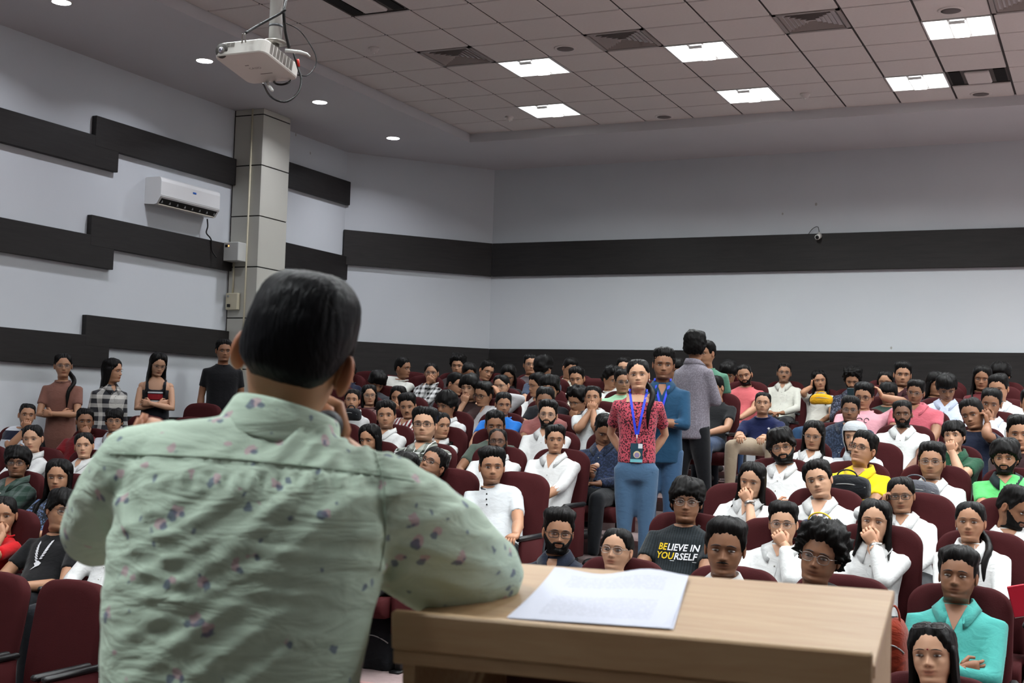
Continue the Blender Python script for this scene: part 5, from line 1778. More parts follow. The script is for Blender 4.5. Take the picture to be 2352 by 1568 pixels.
person(G1, H, -2, 4, -3, 'ponyL', 1, 'crop:#b84c5a:#3a1a22:print:2.0', split_arms('behind/behind'), 'eF', '#44607c', stand=ROWF[4], body_yaw=18, voxel=.0115, group='people standing in the aisle', hs=1.0)
G2 = 'person in denim blue shirt with blue lanyard standing behind the red blouse'
POST[G2] = badge
H = stander(1524, 838, Y=9.95)
person(G2, H, 2, 0, 2, 'quiff', 3, 'shirt:#1f4460', split_arms('hip/cross'), 'srV', '#3a5878', stand=ROWF[5], body_yaw=16, voxel=.0125, group='people standing in the aisle')
H = stander(1596, 795, Y=11.15)
person('person in grey shirt standing with back turned to the camera', H, 170, 6, -2, 'mop', 3, 'shirt:#77717a:#8a858e:print:2.2', split_arms('cross/side'), 'ry', '#121317', stand=ROWF[6], body_yaw=150, voxel=.0125, group='people standing in the aisle')
H = stander(1622, 812, Y=12.6)
person('person in green t-shirt almost hidden behind the standing grey shirt', H, -40, 0, 0, 'short', 2, 'tee:#4f7a66', 'side', '', '#20242c', stand=ROWF[8], voxel=.016, group='people standing in the aisle')
# along the left wall
H = stander(145, 840, X=-9.12)
person('person in brown short sleeved top standing at the side wall', H, 4, 0, -2, 'ponyL', 2, 'tee:#7a5348', 'cross', 'g', '#141418', stand=floor_at(H[1]), body_yaw=30, voxel=.0135, group='people standing at the side wall')
H = stander(258, 852, X=-8.95)
person('person in black and white plaid shirt standing in profile at the side wall', H, 62, 0, 0, 'longb', 2, 'shirt:#2b2b30:#c9c6c0:check:1.3', 'side', '', '#1c2030', stand=floor_at(H[1]), body_yaw=75, voxel=.0135, group='people standing at the side wall')
H = stander(363, 837, X=-9.0)
def tankprint(ctx, me, bv, o):
    bv = bvh_of(me)
    its = []
    for y0, y1, cc in ((.03, .045, '#b8bcc0'), (-.035, .022, '#8a1c24'), (-.062, -.045, '#c4c8ca')):
        n = 8
        xs_ = np.linspace(-.075, .075, n)
        v = np.array([(x_, y_, 0) for y_ in (y0, y1) for x_ in xs_])
        its.append((v, [(i, i + 1, n + i + 1, n + i) for i in range(n - 1)], plain('tank' + cc, srgb(cc), .8)))
    chest_print(ctx, bv, o, 'print', its, up=-.02)
POST['person in black tank top standing with folded arms at the side wall'] = tankprint
person('person in black tank top standing with folded arms at the side wall', H, 14, -16, 2, 'long', 1, 'tank:#131319', 'cross', 'g', '#1c2030', stand=floor_at(H[1]), body_yaw=38, voxel=.0135, group='people standing at the side wall')
H = stander(514, 806, X=-8.95)
person('person in black t-shirt standing by the column behind the speaker', H, 10, 0, 0, 'short', 3, 'tee:#111114', 'side', '', '#15161a', stand=floor_at(H[1]), body_yaw=40, voxel=.015, group='people standing at the side wall')
# ------------------------------------------------------------------ the speaker in the foreground
def floral_mat():
    t = NT('floral_shirt')
    co = t.coord()
    sp = t.n('ShaderNodeSeparateXYZ', i_Vector=co)
    n0 = t.n('ShaderNodeTexNoise', i_Scale=3.0, i_Detail=2.0, i_Vector=co)
    base = t.mix(n0.outputs[0], srgb('#b4c9b5'), srgb('#bdd0be'))
    wob = t.n('ShaderNodeTexNoise', i_Scale=70.0, i_Detail=2.0, i_Vector=co)
    def motif(scale, off, r, stretch, sharp):
        mp = t.n('ShaderNodeMapping', i_Vector=co, i_Location=off, i_Rotation=(0, stretch[2], 0), i_Scale=(stretch[0], 1.0, stretch[1]))
        v = t.n('ShaderNodeTexVoronoi', i_Scale=scale, i_Randomness=.9, i_Vector=mp.outputs[0])
        d = t.math('ADD', v.outputs['Distance'], t.math('MULTIPLY', t.math('SUBTRACT', wob.outputs[0], .5), sharp))
        return t.math('SUBTRACT', 1.0, t.math('MINIMUM', t.math('MULTIPLY', t.math('MAXIMUM', t.math('SUBTRACT', d, r), 0.0), 30.0), 1.0), clamp=True)
    pink = motif(23.0, (0, 0, 0), .165, (1, 1, 0), .42)
    leaf = motif(23.0, (.0075, 0, .0065), .135, (1.0, 1.0, 0), .42)
    leaf2 = motif(23.0, (-.008, 0, .004), .095, (1.0, 1.0, 0), .40)
    small = motif(25.0, (.31, .2, .77), .075, (1.3, .8, .7), .32)
    base = t.mix(t.math('MULTIPLY', pink, .65), base, srgb('#c193a4'))
    base = t.mix(t.math('MULTIPLY', t.math('MAXIMUM', leaf, leaf2), .8), base, srgb('#59667f'))
    base = t.mix(t.math('MULTIPLY', small, .75), base, srgb('#66738a'))
    t.set('Base Color', base)
    t.set('Roughness', .75)
    t.set('Specular IOR Level', .2)
    t.set('Sheen Weight', .1)
    mp = t.n('ShaderNodeMapping', i_Vector=co, i_Rotation=(0, .5, 0), i_Scale=(1.0, 1.0, 3.2))
    wv = t.n('ShaderNodeTexNoise', i_Scale=9.0, i_Detail=3.0, i_Distortion=0.8, i_Vector=mp.outputs[0])
    n2 = t.n('ShaderNodeTexNoise', i_Scale=400.0, i_Detail=1.0, i_Vector=co)
    t.bump(t.math('ADD', wv.outputs[0], t.math('MULTIPLY', n2.outputs[0], .03)), .40, .022)
    return t.mat
def build_speaker():
    ZB = ZSTAGE
    Hc = at_w(682, 818, 1.90)
    base = at_w(540, 1600, 1.78); base[2] = ZB
    root = empty('person', base, 'person in pale green floral shirt seen from behind, leaning on the lectern', 'person')
    away = unit((CF[0], CF[1], 0))
    right = np.array([CR[0], CR[1], 0]); right = unit(right)
    a = math.radians(4)
    f = unit(away * math.cos(a) + right * math.sin(a) - UPV * .06)
    z = unit(UPV - f * (UPV @ f))
    x = np.cross(f, z)                        # the speaker's right = viewer's right
    r = math.radians(13)
    z = z * math.cos(r) + x * math.sin(r); x = np.cross(f, z)
    hs = .90
    Mh = frame(Hc, x * hs, f * hs, z * hs)
    R = head_grid(False, 1.02, 1.03, 1.0, 1.05)
    Rh = head_grid(False, 1.02, 1.03, 1.0, 1.05, fine=True)
    sk = MB()
    tone = np.array(SKIN[2]) * (1.0, .93, .88)
    head_parts(sk, R, tone, 'm', .25)
    for s in (-1, 1):
        v, fe = ball_np((0, 0, 0), (.012, .020, .034), 14, 10)
        v[:, 0] += .45 * np.clip(-v[:, 1], 0, 1); v[:, 0] *= s
        sk.add(v + (s * .088, -.010, -.012), fe if s > 0 else [q[::-1] for q in fe], tone * (1.05, .85, .80))
    Nb = at_w(664, 1012, 1.865)
    ubn = unit(UPV * .9 + right * .10)
    Mb_ = frame(Nb + ubn * .20, right, np.cross(ubn, right), ubn)
    place(sk, Mh, Mb_)
    h = MB()
    N = grid_normals(R)
    v, fc = hair_cap(Rh, 'speaker', 3)
    h.add(v, fc); place(h, Mh, Mb_)
    hm = hair_mat('hair_speaker', (.005, .005, .006), 2.2, .07)
    h.build('hair', hm, root)
    # shirt
    raw = MB()
    W = lambda px, py, w: at_w(px, py, w)
    line = [(522, 1900, 1.74, .168, .125), (526, 1720, 1.755, .170, .125), (532, 1560, 1.77, .176, .125), (546, 1400, 1.79, .186, .125), (572, 1260, 1.81, .194, .122),
            (598, 1160, 1.825, .200, .112), (618, 1095, 1.84, .196, .096), (636, 1045, 1.85, .160, .080), (650, 1005, 1.86, .104, .070), (660, 965, 1.868, .070, .064), (664, 948, 1.87, .064, .060)]
    pts = [W(*q[:3]) for q in line]
    raw.add(*loft_np(ell_rings(pts, [q[3] for q in line], [q[4] for q in line], right, 28, .9)))
    SL, SR = W(322, 1090, 1.85), W(872, 1152, 1.84)
    EL, ER = W(222, 1218, 2.02), W(1108, 1320, 1.985)
    raw.tube([W(420, 1075, 1.85), SL, SL + (EL - SL) * .35, SL + (EL - SL) * .7, EL], [.072, .074, .070, .064, .056], 16)
    raw.ball(EL, .056, 14, 9)
    HL = W(352, 1000, 2.17)
    raw.tube([EL, EL + (HL - EL) * .25, EL + (HL - EL) * .42], [.056, .055, .052], 14)
    raw.tube([W(770, 1115, 1.84), SR, SR + (ER - SR) * .3, SR + (ER - SR) * .65, ER], [.064, .073, .078, .079, .063], 16)
    raw.ball(ER + (0, 0, .002), .064, 14, 9)
    HR = W(775, 1035, 2.10)
    raw.tube([ER, ER + (HR - ER) * .3, ER + (HR - ER) * .75], [.064, .058, .046], 14)
    # loose cloth of the upper arm hanging down to the lectern
    raw.tube([W(905, 1240, 1.88), W(1000, 1318, 1.93), W(1110, 1345, 1.965)], [.070, .062, .050], 14)
    fm = floral_mat()
    def fin(me):
        me.name = 'shirt'
        v = mesh_np(me)
        # folds: long soft waves running down from the right shoulder and tight ones at the waist and elbows
        d = v - CAM
        w = d @ CF
        u, q = 1176 + FPX * (d @ CR) / w, 784 - FPX * (d @ CU) / w
        n = np.zeros((len(v), 3)); no = np.zeros(len(v) * 3); me.vertices.foreach_get('normal', no); n = no.reshape(-1, 3)
        def wave(nx, ny, L, ph, dist=40.0):
            s = (u * nx + q * ny) / L + .18 * np.sin((u * ny - q * nx) / 150 + ph) + ph
            return np.maximum(np.sin(s * 2 * math.pi), -.35)
        def zone(cu, cq, ru, rq):
            return np.exp(-((u - cu) / ru) ** 2 - ((q - cq) / rq) ** 2)
        lo = v[:, 2]
        amp = .0026 * zone(520, 1330, 330, 170) * wave(-.14, .99, 48, .1) * (.6 + .4 * np.sin(u / 47))
        amp += .0024 * zone(380, 1250, 170, 200) * wave(.40, .92, 56, .45)
        amp += .0045 * zone(640, 1170, 220, 130) * wave(.72, .69, 96, .2)
        amp += .0050 * zone(780, 1010, 150, 60) * wave(.80, .60, 50, .6)
        amp += .0055 * zone(300, 1200, 90, 120) * wave(.93, -.37, 60, .3)
        amp += .0060 * zone(960, 1190, 130, 90) * wave(.35, .93, 80, .15)
        amp += .0060 * zone(1000, 1290, 190, 60) * wave(-.2, .98, 62, .35)
        amp += .0032 * zone(500, 1500, 280, 110) * wave(.66, .75, 84, .75)
        amp += .0035 * zone(620, 1100, 330, 26) * np.sin(u / 6.5) * (q > 1090)          # gathers below the yoke
        amp -= .0035 * np.exp(-((q - (1048 + (u - 250) * .045 + ((u - 250) / 740) ** 2 * 22)) / 3.2) ** 2) * (u > 240) * (u < 990)   # yoke seam
        amp -= .0060 * np.exp(-((u - (868 + .10 * (q - 1080))) / 9) ** 2) * (q > 1040) * (q < 1330) * .8                       # armhole seam
        v = v + n * amp[:, None]
        me.vertices.foreach_set('co', v.ravel())
        me.update()
        me.materials.clear(); me.materials.append(fm)
        sh = link('shirt', me, None, root)
        sh.matrix_world = Matrix.Identity(4)
        # stand-up collar folded over
        q_ = MB()
        m_ = 40
        ax = unit(UPV * .93 + right * .22 + away * .18)
        fx = unit(right - ax * (right @ ax)); fy = np.cross(ax, fx)
        c0 = at_w(645, 992, 1.868)
        R0 = []
        for i in range(m_):
            an = 2 * math.pi * i / (m_ - 1) * .90 + math.radians(108)
            dr = fx * math.cos(an) * .073 + fy * math.sin(an) * .070
            R0.append([c0 + dr * 1.02 - ax * .030, c0 + dr * .98 + ax * .030, c0 + dr * 1.04 + ax * .035, c0 + dr * 1.09 + ax * .030, c0 + dr * 1.32 - ax * .022, c0 + dr * 1.30 - ax * .026])
        R0 = np.array(R0)
        q_.add(R0.reshape(-1, 3), [(i * 6 + j, i * 6 + j + 1, (i + 1) * 6 + j + 1, (i + 1) * 6 + j) for i in range(m_ - 1) for j in range(5)])
        q_.build('collar', fm, sh)
        # sewn seams: yoke and armholes
        bv = bvh_of(me)
        sm = plain('seam_thread', srgb('#a3b6a4'), .9)
        for nm_, path in (('yoke_seam', ((252, 1042), (330, 1044), (420, 1047), (520, 1053), (620, 1062), (720, 1072), (800, 1082), (880, 1094), (950, 1106))),
                          ('armhole_seam', ((852, 1020), (868, 1060), (880, 1110), (886, 1170), (884, 1240), (872, 1310)))):
            pp = np.array(path, float); tt = np.linspace(0, 1, 40); pp = hermite(np.linspace(0, 1, len(pp)), pp, tt)
            pts_ = []
            for u_, q_ in pp:
                h_ = bv.ray_cast(Vector(CAM), Vector(unit(ray(u_, q_))))
                if h_[0] is not None:
                    pts_.append(np.array(h_[0]) + np.array(h_[1]) * .0005)
            if len(pts_) > 4:
                q_ = MB(); q_.tube(pts_, .0010, 6); q_.build(nm_, sm, sh)
        # arms and hands
        sk.tube([Nb - ubn * .02, SL, SL + (EL - SL) * .5, EL, EL + (HL - EL) * .4], [.045, .045, .042, .038, .040], 10, col=tone)
        sk.tube([Nb - ubn * .02, SR, SR + (ER - SR) * .5, ER, ER + (HR - ER) * .7], [.045, .045, .042, .038, .036], 10, col=tone)
        sk.tube([EL + (HL - EL) * .3, EL + (HL - EL) * .6, HL, HL + (HL - EL) * .08], [.043, .038, .029, .027], 12, col=tone)
        yv = unit(UPV + away * .15 - right * .1); zv = unit(-right - yv * (yv @ -right)); xv = np.cross(yv, zv)
        hv, hf = hand_np(.12, .05, -1, .4)
        tip = W(326, 947, 2.16)
        hv2 = xf(frame((0, 0, 0), xv, yv, zv), hv)
        top_i = int(np.argmax(hv2 @ CU))
        wr_ = tip - hv2[top_i]
        sk.add(hv2 + wr_, hf, tone * (1.1, .95, .95))
        sk.tube([EL + (HL - EL) * .35, (EL + wr_) / 2, wr_, wr_ + yv * .01], [.042, .036, .027, .024], 12, col=tone)
        sk.tube([ER + (HR - ER) * .6, HR], [.040, .030], 12, col=tone)
        yv = unit(-right * .6 + UPV * .6 + away * .2); zv = unit(away - yv * (yv @ away)); xv = np.cross(yv, zv)
        hv, hf = hand_np(1.0, .08, 1, .8)
        sk.add(xf(frame(HR, xv, yv, zv), hv), hf, tone)
        sk.build('body', skin_mat(), root, use_col=True)
    want(raw, .0068, fin, 5)
    # trousers and shoes below the frame
    rp = MB()
    pel = W(530, 1800, 1.75)
    rp.add(*loft_np(ell_rings([pel - UPV * .12, pel, pel + UPV * .06], [.16, .172, .165], [.12, .125, .12], right)))
    for s in (-1, 1):
        shoe = MB()
        hp = pel + right * s * .085
        ft = np.array([hp[0], hp[1], ZB + .08]) + right * s * .03
        rp.tube([hp, (hp + ft) / 2 + away * .02, ft], [.095, .072, .055], 14)
        Ms = frame(ft + away * .06 - UPV * .045, right, away, UPV)
        shoe.ball((0, 0, 0), (.045, .12, .042), 12, 8, M=Ms)
        shoe.build('shoe', plain('shoe_dark', (.02, .018, .018), .5, .3), root)
    def finp(me):
        me.name = 'trousers'; me.materials.clear(); me.materials.append(cloth('pants_speaker', srgb('#22242a')))
        link('trousers', me, None, root)
    want(rp, .014, finp)
    # microphone held at the mouth
    m0, m1 = HR + away * .02 + right * .0, at_w(752, 978, 2.07)
    mo = empty('microphone', m0, 'black hand microphone held by the speaker near his chin', 'microphone')
    q = MB(); q.tube([m0 - (m1 - m0) * .8, m0, m1 - unit(m1 - m0) * .03], [.013, .014, .017], 14); q.build('handle', BLACKP, mo)
    q = MB(); q.ball(m1, .026, 16, 11); q.build('grille', plain('mic_mesh', srgb('#26272a'), .5, .4, .6, noise=.4, scale=300.), mo)
build_speaker()

# ------------------------------------------------------------------ lectern with paper
def build_lectern():
    th, ti_ = .0939, .0973
    NR = np.array([-.2637, 1.6473, CAMZ - .2932]); Wd, D = .64, .43
    e1 = np.array([math.cos(th), math.sin(th), 0]); fw = np.array([-math.sin(th), math.cos(th), 0])
    e2 = fw * math.cos(ti_) + UPV * math.sin(ti_); n = np.cross(e1, e2)
    O = NR - e1 * Wd                          # near left corner of the top
    mt = wood_mat('lectern_laminate', srgb('#ab8763'), srgb('#ba9b76'), 'X', .42, 2.0)
    edge = wood_mat('lectern_edge', srgb('#b0906c'), srgb('#bca07c'), 'X', .5, 2.0)
    base = O + e1 * Wd / 2 + fw * D / 2
    root = empty('lectern', (base[0], base[1], ZSTAGE), 'light wood lectern with sloping top in the foreground', 'lectern')
    T = frame(O, e1, e2, n)
    q = MB(); q.box((0, 0, -.018), (Wd, D, 0), M=T, bev=.002); q.build('top', mt, root, smooth=False)
    q = MB(); q.box((-.004, -.018, -.034), (Wd - .002, -.0005, .019), M=T, bev=.003); q.build('front_board', edge, root, smooth=False)
    q = MB(); q.box((-.002, -.016, -.054), (Wd - .004, -.002, -.0345), M=T, bev=.002); q.build('front_rail', edge, root, smooth=False)
    V = frame(np.array([O[0], O[1], ZSTAGE]), e1, fw, UPV)
    hz = O[2] - ZSTAGE
    for x0, x1 in ((.006, .024), (Wd - .024, Wd - .004)):
        q = MB()
        y0, y1 = .006, D * math.cos(ti_) - .008
        z0, z1 = hz - .020, hz - .020 + D * math.sin(ti_)
        q.add(xf(V, [(x0, y0, 0), (x1, y0, 0), (x1, y1, 0), (x0, y1, 0), (x0, y0, z0), (x1, y0, z0), (x1, y1, z1), (x0, y1, z1)]),
              [(3, 2, 1, 0), (4, 5, 6, 7), (0, 1, 5, 4), (1, 2, 6, 5), (2, 3, 7, 6), (3, 0, 4, 7)])
        q.build('side_panel', edge, root, smooth=False)
    q = MB(); q.box((.024, D - .04, 0), (Wd - .024, D - .022, hz - .02), M=V); q.build('back_panel', wood_mat('lectern_inside', srgb('#4a2a22'), srgb('#5a342a'), 'Z', .6), root, smooth=False)  # shade of the open inside is painted in as darker wood, shelf too
    q = MB(); q.box((.024, .05, hz * .55), (Wd - .024, D - .04, hz * .55 + .018), M=V); q.build('shelf', MATS.get('x') or bpy.data.materials['lectern_inside'], root, smooth=False)
    # paper: a sheet whose far edge lifts in soft waves
    xr = np.linspace(0, 1, 15); yr = np.linspace(0, 1, 13)
    c = {k: np.array(p) for k, p in dict(nl=(Wd - .504, .064), nr=(Wd - .2735, .082), fr=(Wd - .315, .398), fl=(Wd - .522, .345)).items()}
    vs = []
    for t in yr:
        for s in xr:
            p = (c['nl'] * (1 - s) + c['nr'] * s) * (1 - t) + (c['fl'] * (1 - s) + c['fr'] * s) * t
            lift = .0015 + .010 * t ** 3 * (.5 + .5 * math.cos(s * 9.0)) + .004 * t ** 2
            vs.append((p[0], p[1], lift))
    F = [(j * 15 + i, j * 15 + i + 1, (j + 1) * 15 + i + 1, (j + 1) * 15 + i) for j in range(12) for i in range(14)]
    t = NT('paper')
    co = t.coord('UV')
    sp = t.n('ShaderNodeSeparateXYZ', i_Vector=co)
    ln = t.math('LESS_THAN', t.math('FRACT', t.math('MULTIPLY', sp.outputs[1], 34.0)), .42)
    wd_ = t.n('ShaderNodeTexNoise', i_Scale=55.0, i_Detail=2.0, i_Vector=co)
    wd = t.math('GREATER_THAN', wd_.outputs[0], .46)
    inx = t.math('MULTIPLY', t.math('GREATER_THAN', sp.outputs[0], .16), t.math('LESS_THAN', sp.outputs[0], .86))
    def rows_(a, b):
        return t.math('MULTIPLY', t.math('GREATER_THAN', sp.outputs[1], a), t.math('LESS_THAN', sp.outputs[1], b))
    blk = t.math('MAXIMUM', rows_(.12, .50), rows_(.66, .90))
    ink = t.math('MULTIPLY', t.math('MULTIPLY', ln, wd), t.math('MULTIPLY', inx, blk))
    t.set('Base Color', t.mix(t.math('MULTIPLY', ink, .28), srgb('#ced1e0'), srgb('#5c5e68')))
    t.set('Roughness', .7)
    def sheet(name, dx, dz, rot, label):
        me = bpy.data.meshes.new(name)
        vv = np.array(vs) + (dx, 0, dz)
        ce = vv.mean(0)
        cr, sr = math.cos(rot), math.sin(rot)
        q2 = vv - ce
        vv = np.c_[q2[:, 0] * cr - q2[:, 1] * sr, q2[:, 0] * sr + q2[:, 1] * cr, q2[:, 2]] + ce
        me.from_pydata(xf(T, vv).tolist(), [], F)
        uv = me.uv_layers.new(name='UVMap')
        for p in me.polygons:
            p.use_smooth = True
            for li in p.loop_indices:
                vi = me.loops[li].vertex_index
                uv.data[li].uv = (xr[vi % 15], yr[vi // 15])
        me.materials.append(t.mat)
        o = link(name, me, None, None)
        tag(o, label, 'paper', 'papers on the lectern')
    sheet('printed_paper', 0, .0012, 0, 'white printed sheet lying on top on the lectern')
    sheet('printed_paper', .002, 0, .012, 'white sheet lying under the top sheet on the lectern')
build_lectern()

# ------------------------------------------------------------------ projector on its ceiling pole
def build_projector():
    a, bD, h = .29, .30, .068
    FL = np.array([-3.836, 4.804, CAMZ + 1.631]) 
    t_ = math.radians(-11.6)
    ex = np.array([1., 0, 0]); ey = np.array([0, math.cos(t_), math.sin(t_)]); ez = np.cross(ex, ey)
    T = frame(FL, ex, ey, ez)
    ctr = FL + ex * a / 2 + ey * bD / 2
    root = empty('projector', ctr + ez * h, 'white projector hanging from the ceiling on a white pole', 'projector')
    shell = plain('projector_white', srgb('#d9d6d0'), .45, .35)
    def rr(x0, y0, x1, y1, r, z, lens=0.0):
        p = []
        for cx, cy, a0 in ((x1 - r, y0 + r, -90), (x1 - r, y1 - r, 0), (x0 + r, y1 - r, 90), (x0 + r, y0 + r, 180)):
            for i in range(7):
                an = math.radians(a0 + 15 * i)
                p.append((cx + r * math.cos(an), cy + r * math.sin(an), z))
        return np.array(p)
    q = MB()
    rings = [xf(T, rr(.004, .004, a - .004, bD - .004, .035, .0)), xf(T, rr(0, 0, a, bD, .038, .005)), xf(T, rr(0, 0, a, bD, .038, h - .006)), xf(T, rr(.006, .006, a - .006, bD - .006, .034, h))]
    q.add(*loft_np(rings)); q.build('housing', shell, root, smooth=False)
    # lens bay at the front left corner
    q = MB()
    aa = np.arange(16) * math.pi / 8
    def disc(c, nrm, r0, r1, d):
        nrm = unit(nrm); xa = unit(np.cross(nrm, (0, 0, 1))); ya = np.cross(nrm, xa)
        return loft_np([c + np.outer(np.cos(aa) * r0, xa) + np.outer(np.sin(aa) * r0, ya), c + nrm * d + np.outer(np.cos(aa) * r1, xa) + np.outer(np.sin(aa) * r1, ya)])
    c = xf(T, [(.048, .004, .026)])[0]
    q.add(*disc(c, -ey * 1.0 - ez * .3, .036, .034, .006)); q.build('lens_bay', plain('bay_dark', srgb('#4b4744'), .6), root)
    q = MB(); q.add(*disc(c - ey * .004, -ey - ez * .3, .019, .017, .006)); lo = q.build('lens_ring', plain('bay_ring', srgb('#8a8784'), .4), root)
    q = MB(); q.ball(c - ey * .010, (.012, .006, .012), 12, 8); q.build('lens', plain('lens_glass', (.6, .6, .7), .05, .8, .9), lo)
    # grilles
    q = MB()
    for i in range(11):
        for j in range(7):
            q.box((a - .0005, .045 + .027 * j, .012 + .0048 * i), (a + .0012, .066 + .027 * j, .0142 + .0048 * i), M=T)
    q.build('side_grille', plain('grille_grey', srgb('#6f6a64'), .6), root, smooth=False)
    q = MB()
    for i in range(5):
        for j in range(4):
            q.box((.02 + .025 * j, -.0012, .040 + .0045 * i), (.042 + .025 * j, .0005, .042 + .0045 * i), M=T)
    q.box((.155, -.0015, .052), (.161, .0005, .060), M=T)
    q.build('front_grille', plain('grille_grey', srgb('#6f6a64'), .6), root, smooth=False)
    # printing on the underside
    grey = plain('lettering_grey', srgb('#7a7370'), .6)
    v, f = text_mesh('CASIO', .024)
    q = MB(); q.add(xf(T, np.c_[.105 + v[:, 0], .155 - v[:, 1], np.full(len(v), -.0008)]), f); q.build('lettering', grey, root, smooth=False)
    for x0, y0, n_ in ((.105, .112, 3), (.130, .205, 9)):     # two lines of print too small to read
        for i in range(n_):
            q = MB(); q.box((x0 + .0075 * i, y0, -.0010), (x0 + .0075 * i + .0055, y0 + .006, -.0004), M=T); q.build('print_mark', grey, root, smooth=False)
    # mount plate, pole, cables
    tp = at_w(632, 92, 6.12); 
    px_, py_ = tp[0], tp[1]
    top = np.array([px_, py_, ZP])
    pole = plain('pole_white', srgb('#d5d5d2'), .35, .4)
    q = MB(); q.tube([np.array([px_, py_, tp[2] - .01]), top], .031, 18); po = q.build('pole', pole, root)
    q = MB(); q.tube([tp + (0, 0, .06), tp + (0, 0, .072)], .0325, 18); q.tube([tp + (0, 0, .30), tp + (0, 0, .304)], .0322, 18); q.build('pole_band', plain('band_grey', srgb('#55565a'), .5), po)
    q = MB(); q.tube([top - (0, 0, .012), top], .08, 20); q.build('ceiling_flange', pole, po)
    steel = plain('mount_steel', srgb('#8b8680'), .4, .5, .6)
    q = MB(); q.tube([tp - (0, 0, .018), tp - (0, 0, .006)], .055, 18); q.tube([tp - (0, 0, .06), tp - (0, 0, .018)], .020, 12)
    for sx, sy in ((-.07, -.02), (.10, -.02), (-.07, .10), (.10, .10)):
        e = ctr + ez * h + ex * sx + ey * sy
        q.tube([tp - (0, 0, .05), e + ez * .015, e], .005, 8)
    q.build('mount', steel, root)
    q = MB(); q.tube([at_w(655, 116, 6.06), at_w(690, 120, 6.06), at_w(705, 124, 6.07), at_w(712, 130, 6.07)], [.009, .009, .006, .004], 10); q.build('lever', pole, root)
    cab = BLACKP
    def cable(p, r, nm='cable'):
        p = np.array(p); t = np.linspace(0, 1, len(p)); tt = np.linspace(0, 1, 26)
        q = MB(); q.tube(hermite(t, p, tt), r, 8); return q.build(nm, cab, root)
    cable([at_w(564, 76, 5.94), at_w(590, 60, 6.00), at_w(640, 33, 6.06), at_w(656, 22, 6.07)], .0066)
    cable([at_w(656, 0, 6.12), at_w(652, 28, 6.07), at_w(655, 70, 6.10), at_w(664, 110, 6.14)], .0072)
    cable([at_w(657, 53, 6.12), at_w(690, 72, 6.14), at_w(722, 120, 6.18), at_w(725, 150, 6.18), at_w(706, 173, 6.14), at_w(683, 172, 6.12)], .0027)
    cable([at_w(604, 192, 6.30), at_w(622, 222, 6.02), at_w(655, 234, 6.02), at_w(683, 215, 6.06), at_w(692, 185, 6.10), at_w(685, 158, 6.12), at_w(672, 115, 6.12)], .005)
    cable([at_w(626, 182, 6.36), at_w(633, 192, 6.2), at_w(650, 194, 6.18), at_w(666, 187, 6.2), at_w(674, 172, 6.36)], .005)
    q = MB(); q.tube([at_w(612, 190, 6.30), at_w(617, 197, 6.2), at_w(625, 207, 6.02)], .008, 8); q.build('plug', pole, root)
    q = MB(); q.tube([at_w(684, 136, 6.12), at_w(686, 153, 6.12)], .0065, 8); q.build('red_plug', plain('plug_red', srgb('#c8332b'), .4), root)
    q = MB(); q.tube([at_w(556, 98, 5.98), at_w(557, 78, 5.93), at_w(563, 77, 5.93), at_w(564, 97, 5.99)], .003, 6); q.build('eyelet', steel, root)
build_projector()

# ------------------------------------------------------------------ things on the walls
def build_ac():
    X1 = -9.26
    p0, p1 = at_x(370, 436, X1), at_x(505, 470, X1)
    zt, zb = at_x(370, 404, X1)[2], at_x(370, 468, X1)[2]
    y0, y1 = p0[1], p1[1]
    root = empty('air_conditioner', (XL, (y0 + y1) / 2, zb), 'white split air conditioner on the side wall left of the column', 'air conditioner')
    gl = plain('ac_white', srgb('#e0e1e0'), .2, .5)
    prof = [(XL, zb + .01), (XL, zt - .01), (XL + .02, zt), (X1 - .03, zt), (X1 - .008, zt - .015), (X1, zt - .05), (X1 - .002, zb + .085), (X1 - .012, zb + .070), (X1 - .055, zb + .008), (X1 - .09, zb)]
    q = MB()
    q.add(*loft_np([np.array([(a_, y, b_) for a_, b_ in prof]) for y in (y0, y0 + .01, y1 - .01, y1)])); q.build('housing', gl, root, smooth=False)
    dk = plain('ac_dark', srgb('#1a1a1a'), .6)
    q = MB()
    q.add([(X1 - .013, y0 + .03, zb + .0685), (X1 - .013, y1 - .03, zb + .0685), (X1 - .056, y1 - .03, zb + .010), (X1 - .056, y0 + .03, zb + .010)], [(0, 1, 2, 3)])
    q.v[-1] = q.v[-1] + (.002, 0, -.002)
    q.build('outlet', dk, root, smooth=False)
    for k in range(8):
        y = y0 + .06 + k * (y1 - y0 - .12) / 7
        q = MB(); q.box((X1 - .046, y - .003, zb + .020), (X1 - .024, y + .003, zb + .044)); q.build('vane', GREYP, root, smooth=False)
    q = MB(); q.box((X1 - .068, y0 + .03, zb - .002), (X1 - .045, y1 - .03, zb + .008), bev=.002); q.build('flap', plain('ac_flap', srgb('#cfc8b8'), .4), root, smooth=False)
    lg = at_x(447, 444, X1)
    q = MB(); q.box((X1, lg[1] - .028, lg[2] - .010), (X1 + .003, lg[1] + .028, lg[2] + .010), bev=.001); q.build('badge', plain('ac_blue', srgb('#2a5fb0'), .4), root, smooth=False)
    q = MB(); zs_ = zb + .095; q.box((X1 - .002, y0 + .004, zs_), (X1 + .0008, y1 - .004, zs_ + .004)); q.build('seam', plain('ac_seam', srgb('#b4b6b4'), .4), root, smooth=False)
build_ac()
def near(px, py):                             # on the near face of the column
    return at_y(px, py, YC0)
def box_thing(name, label, cat, lo, hi, mat, parts=(), bev=.006):
    root = empty(name, ((lo[0] + hi[0]) / 2, (lo[1] + hi[1]) / 2, lo[2]), label, cat)
    q = MB(); q.box(lo, hi, bev=bev); q.build('case', mat, root, smooth=False)
    for nm, l, h_, m_ in parts:
        q = MB(); q.box(l, h_); q.build(nm, m_, root, smooth=False)
    return root
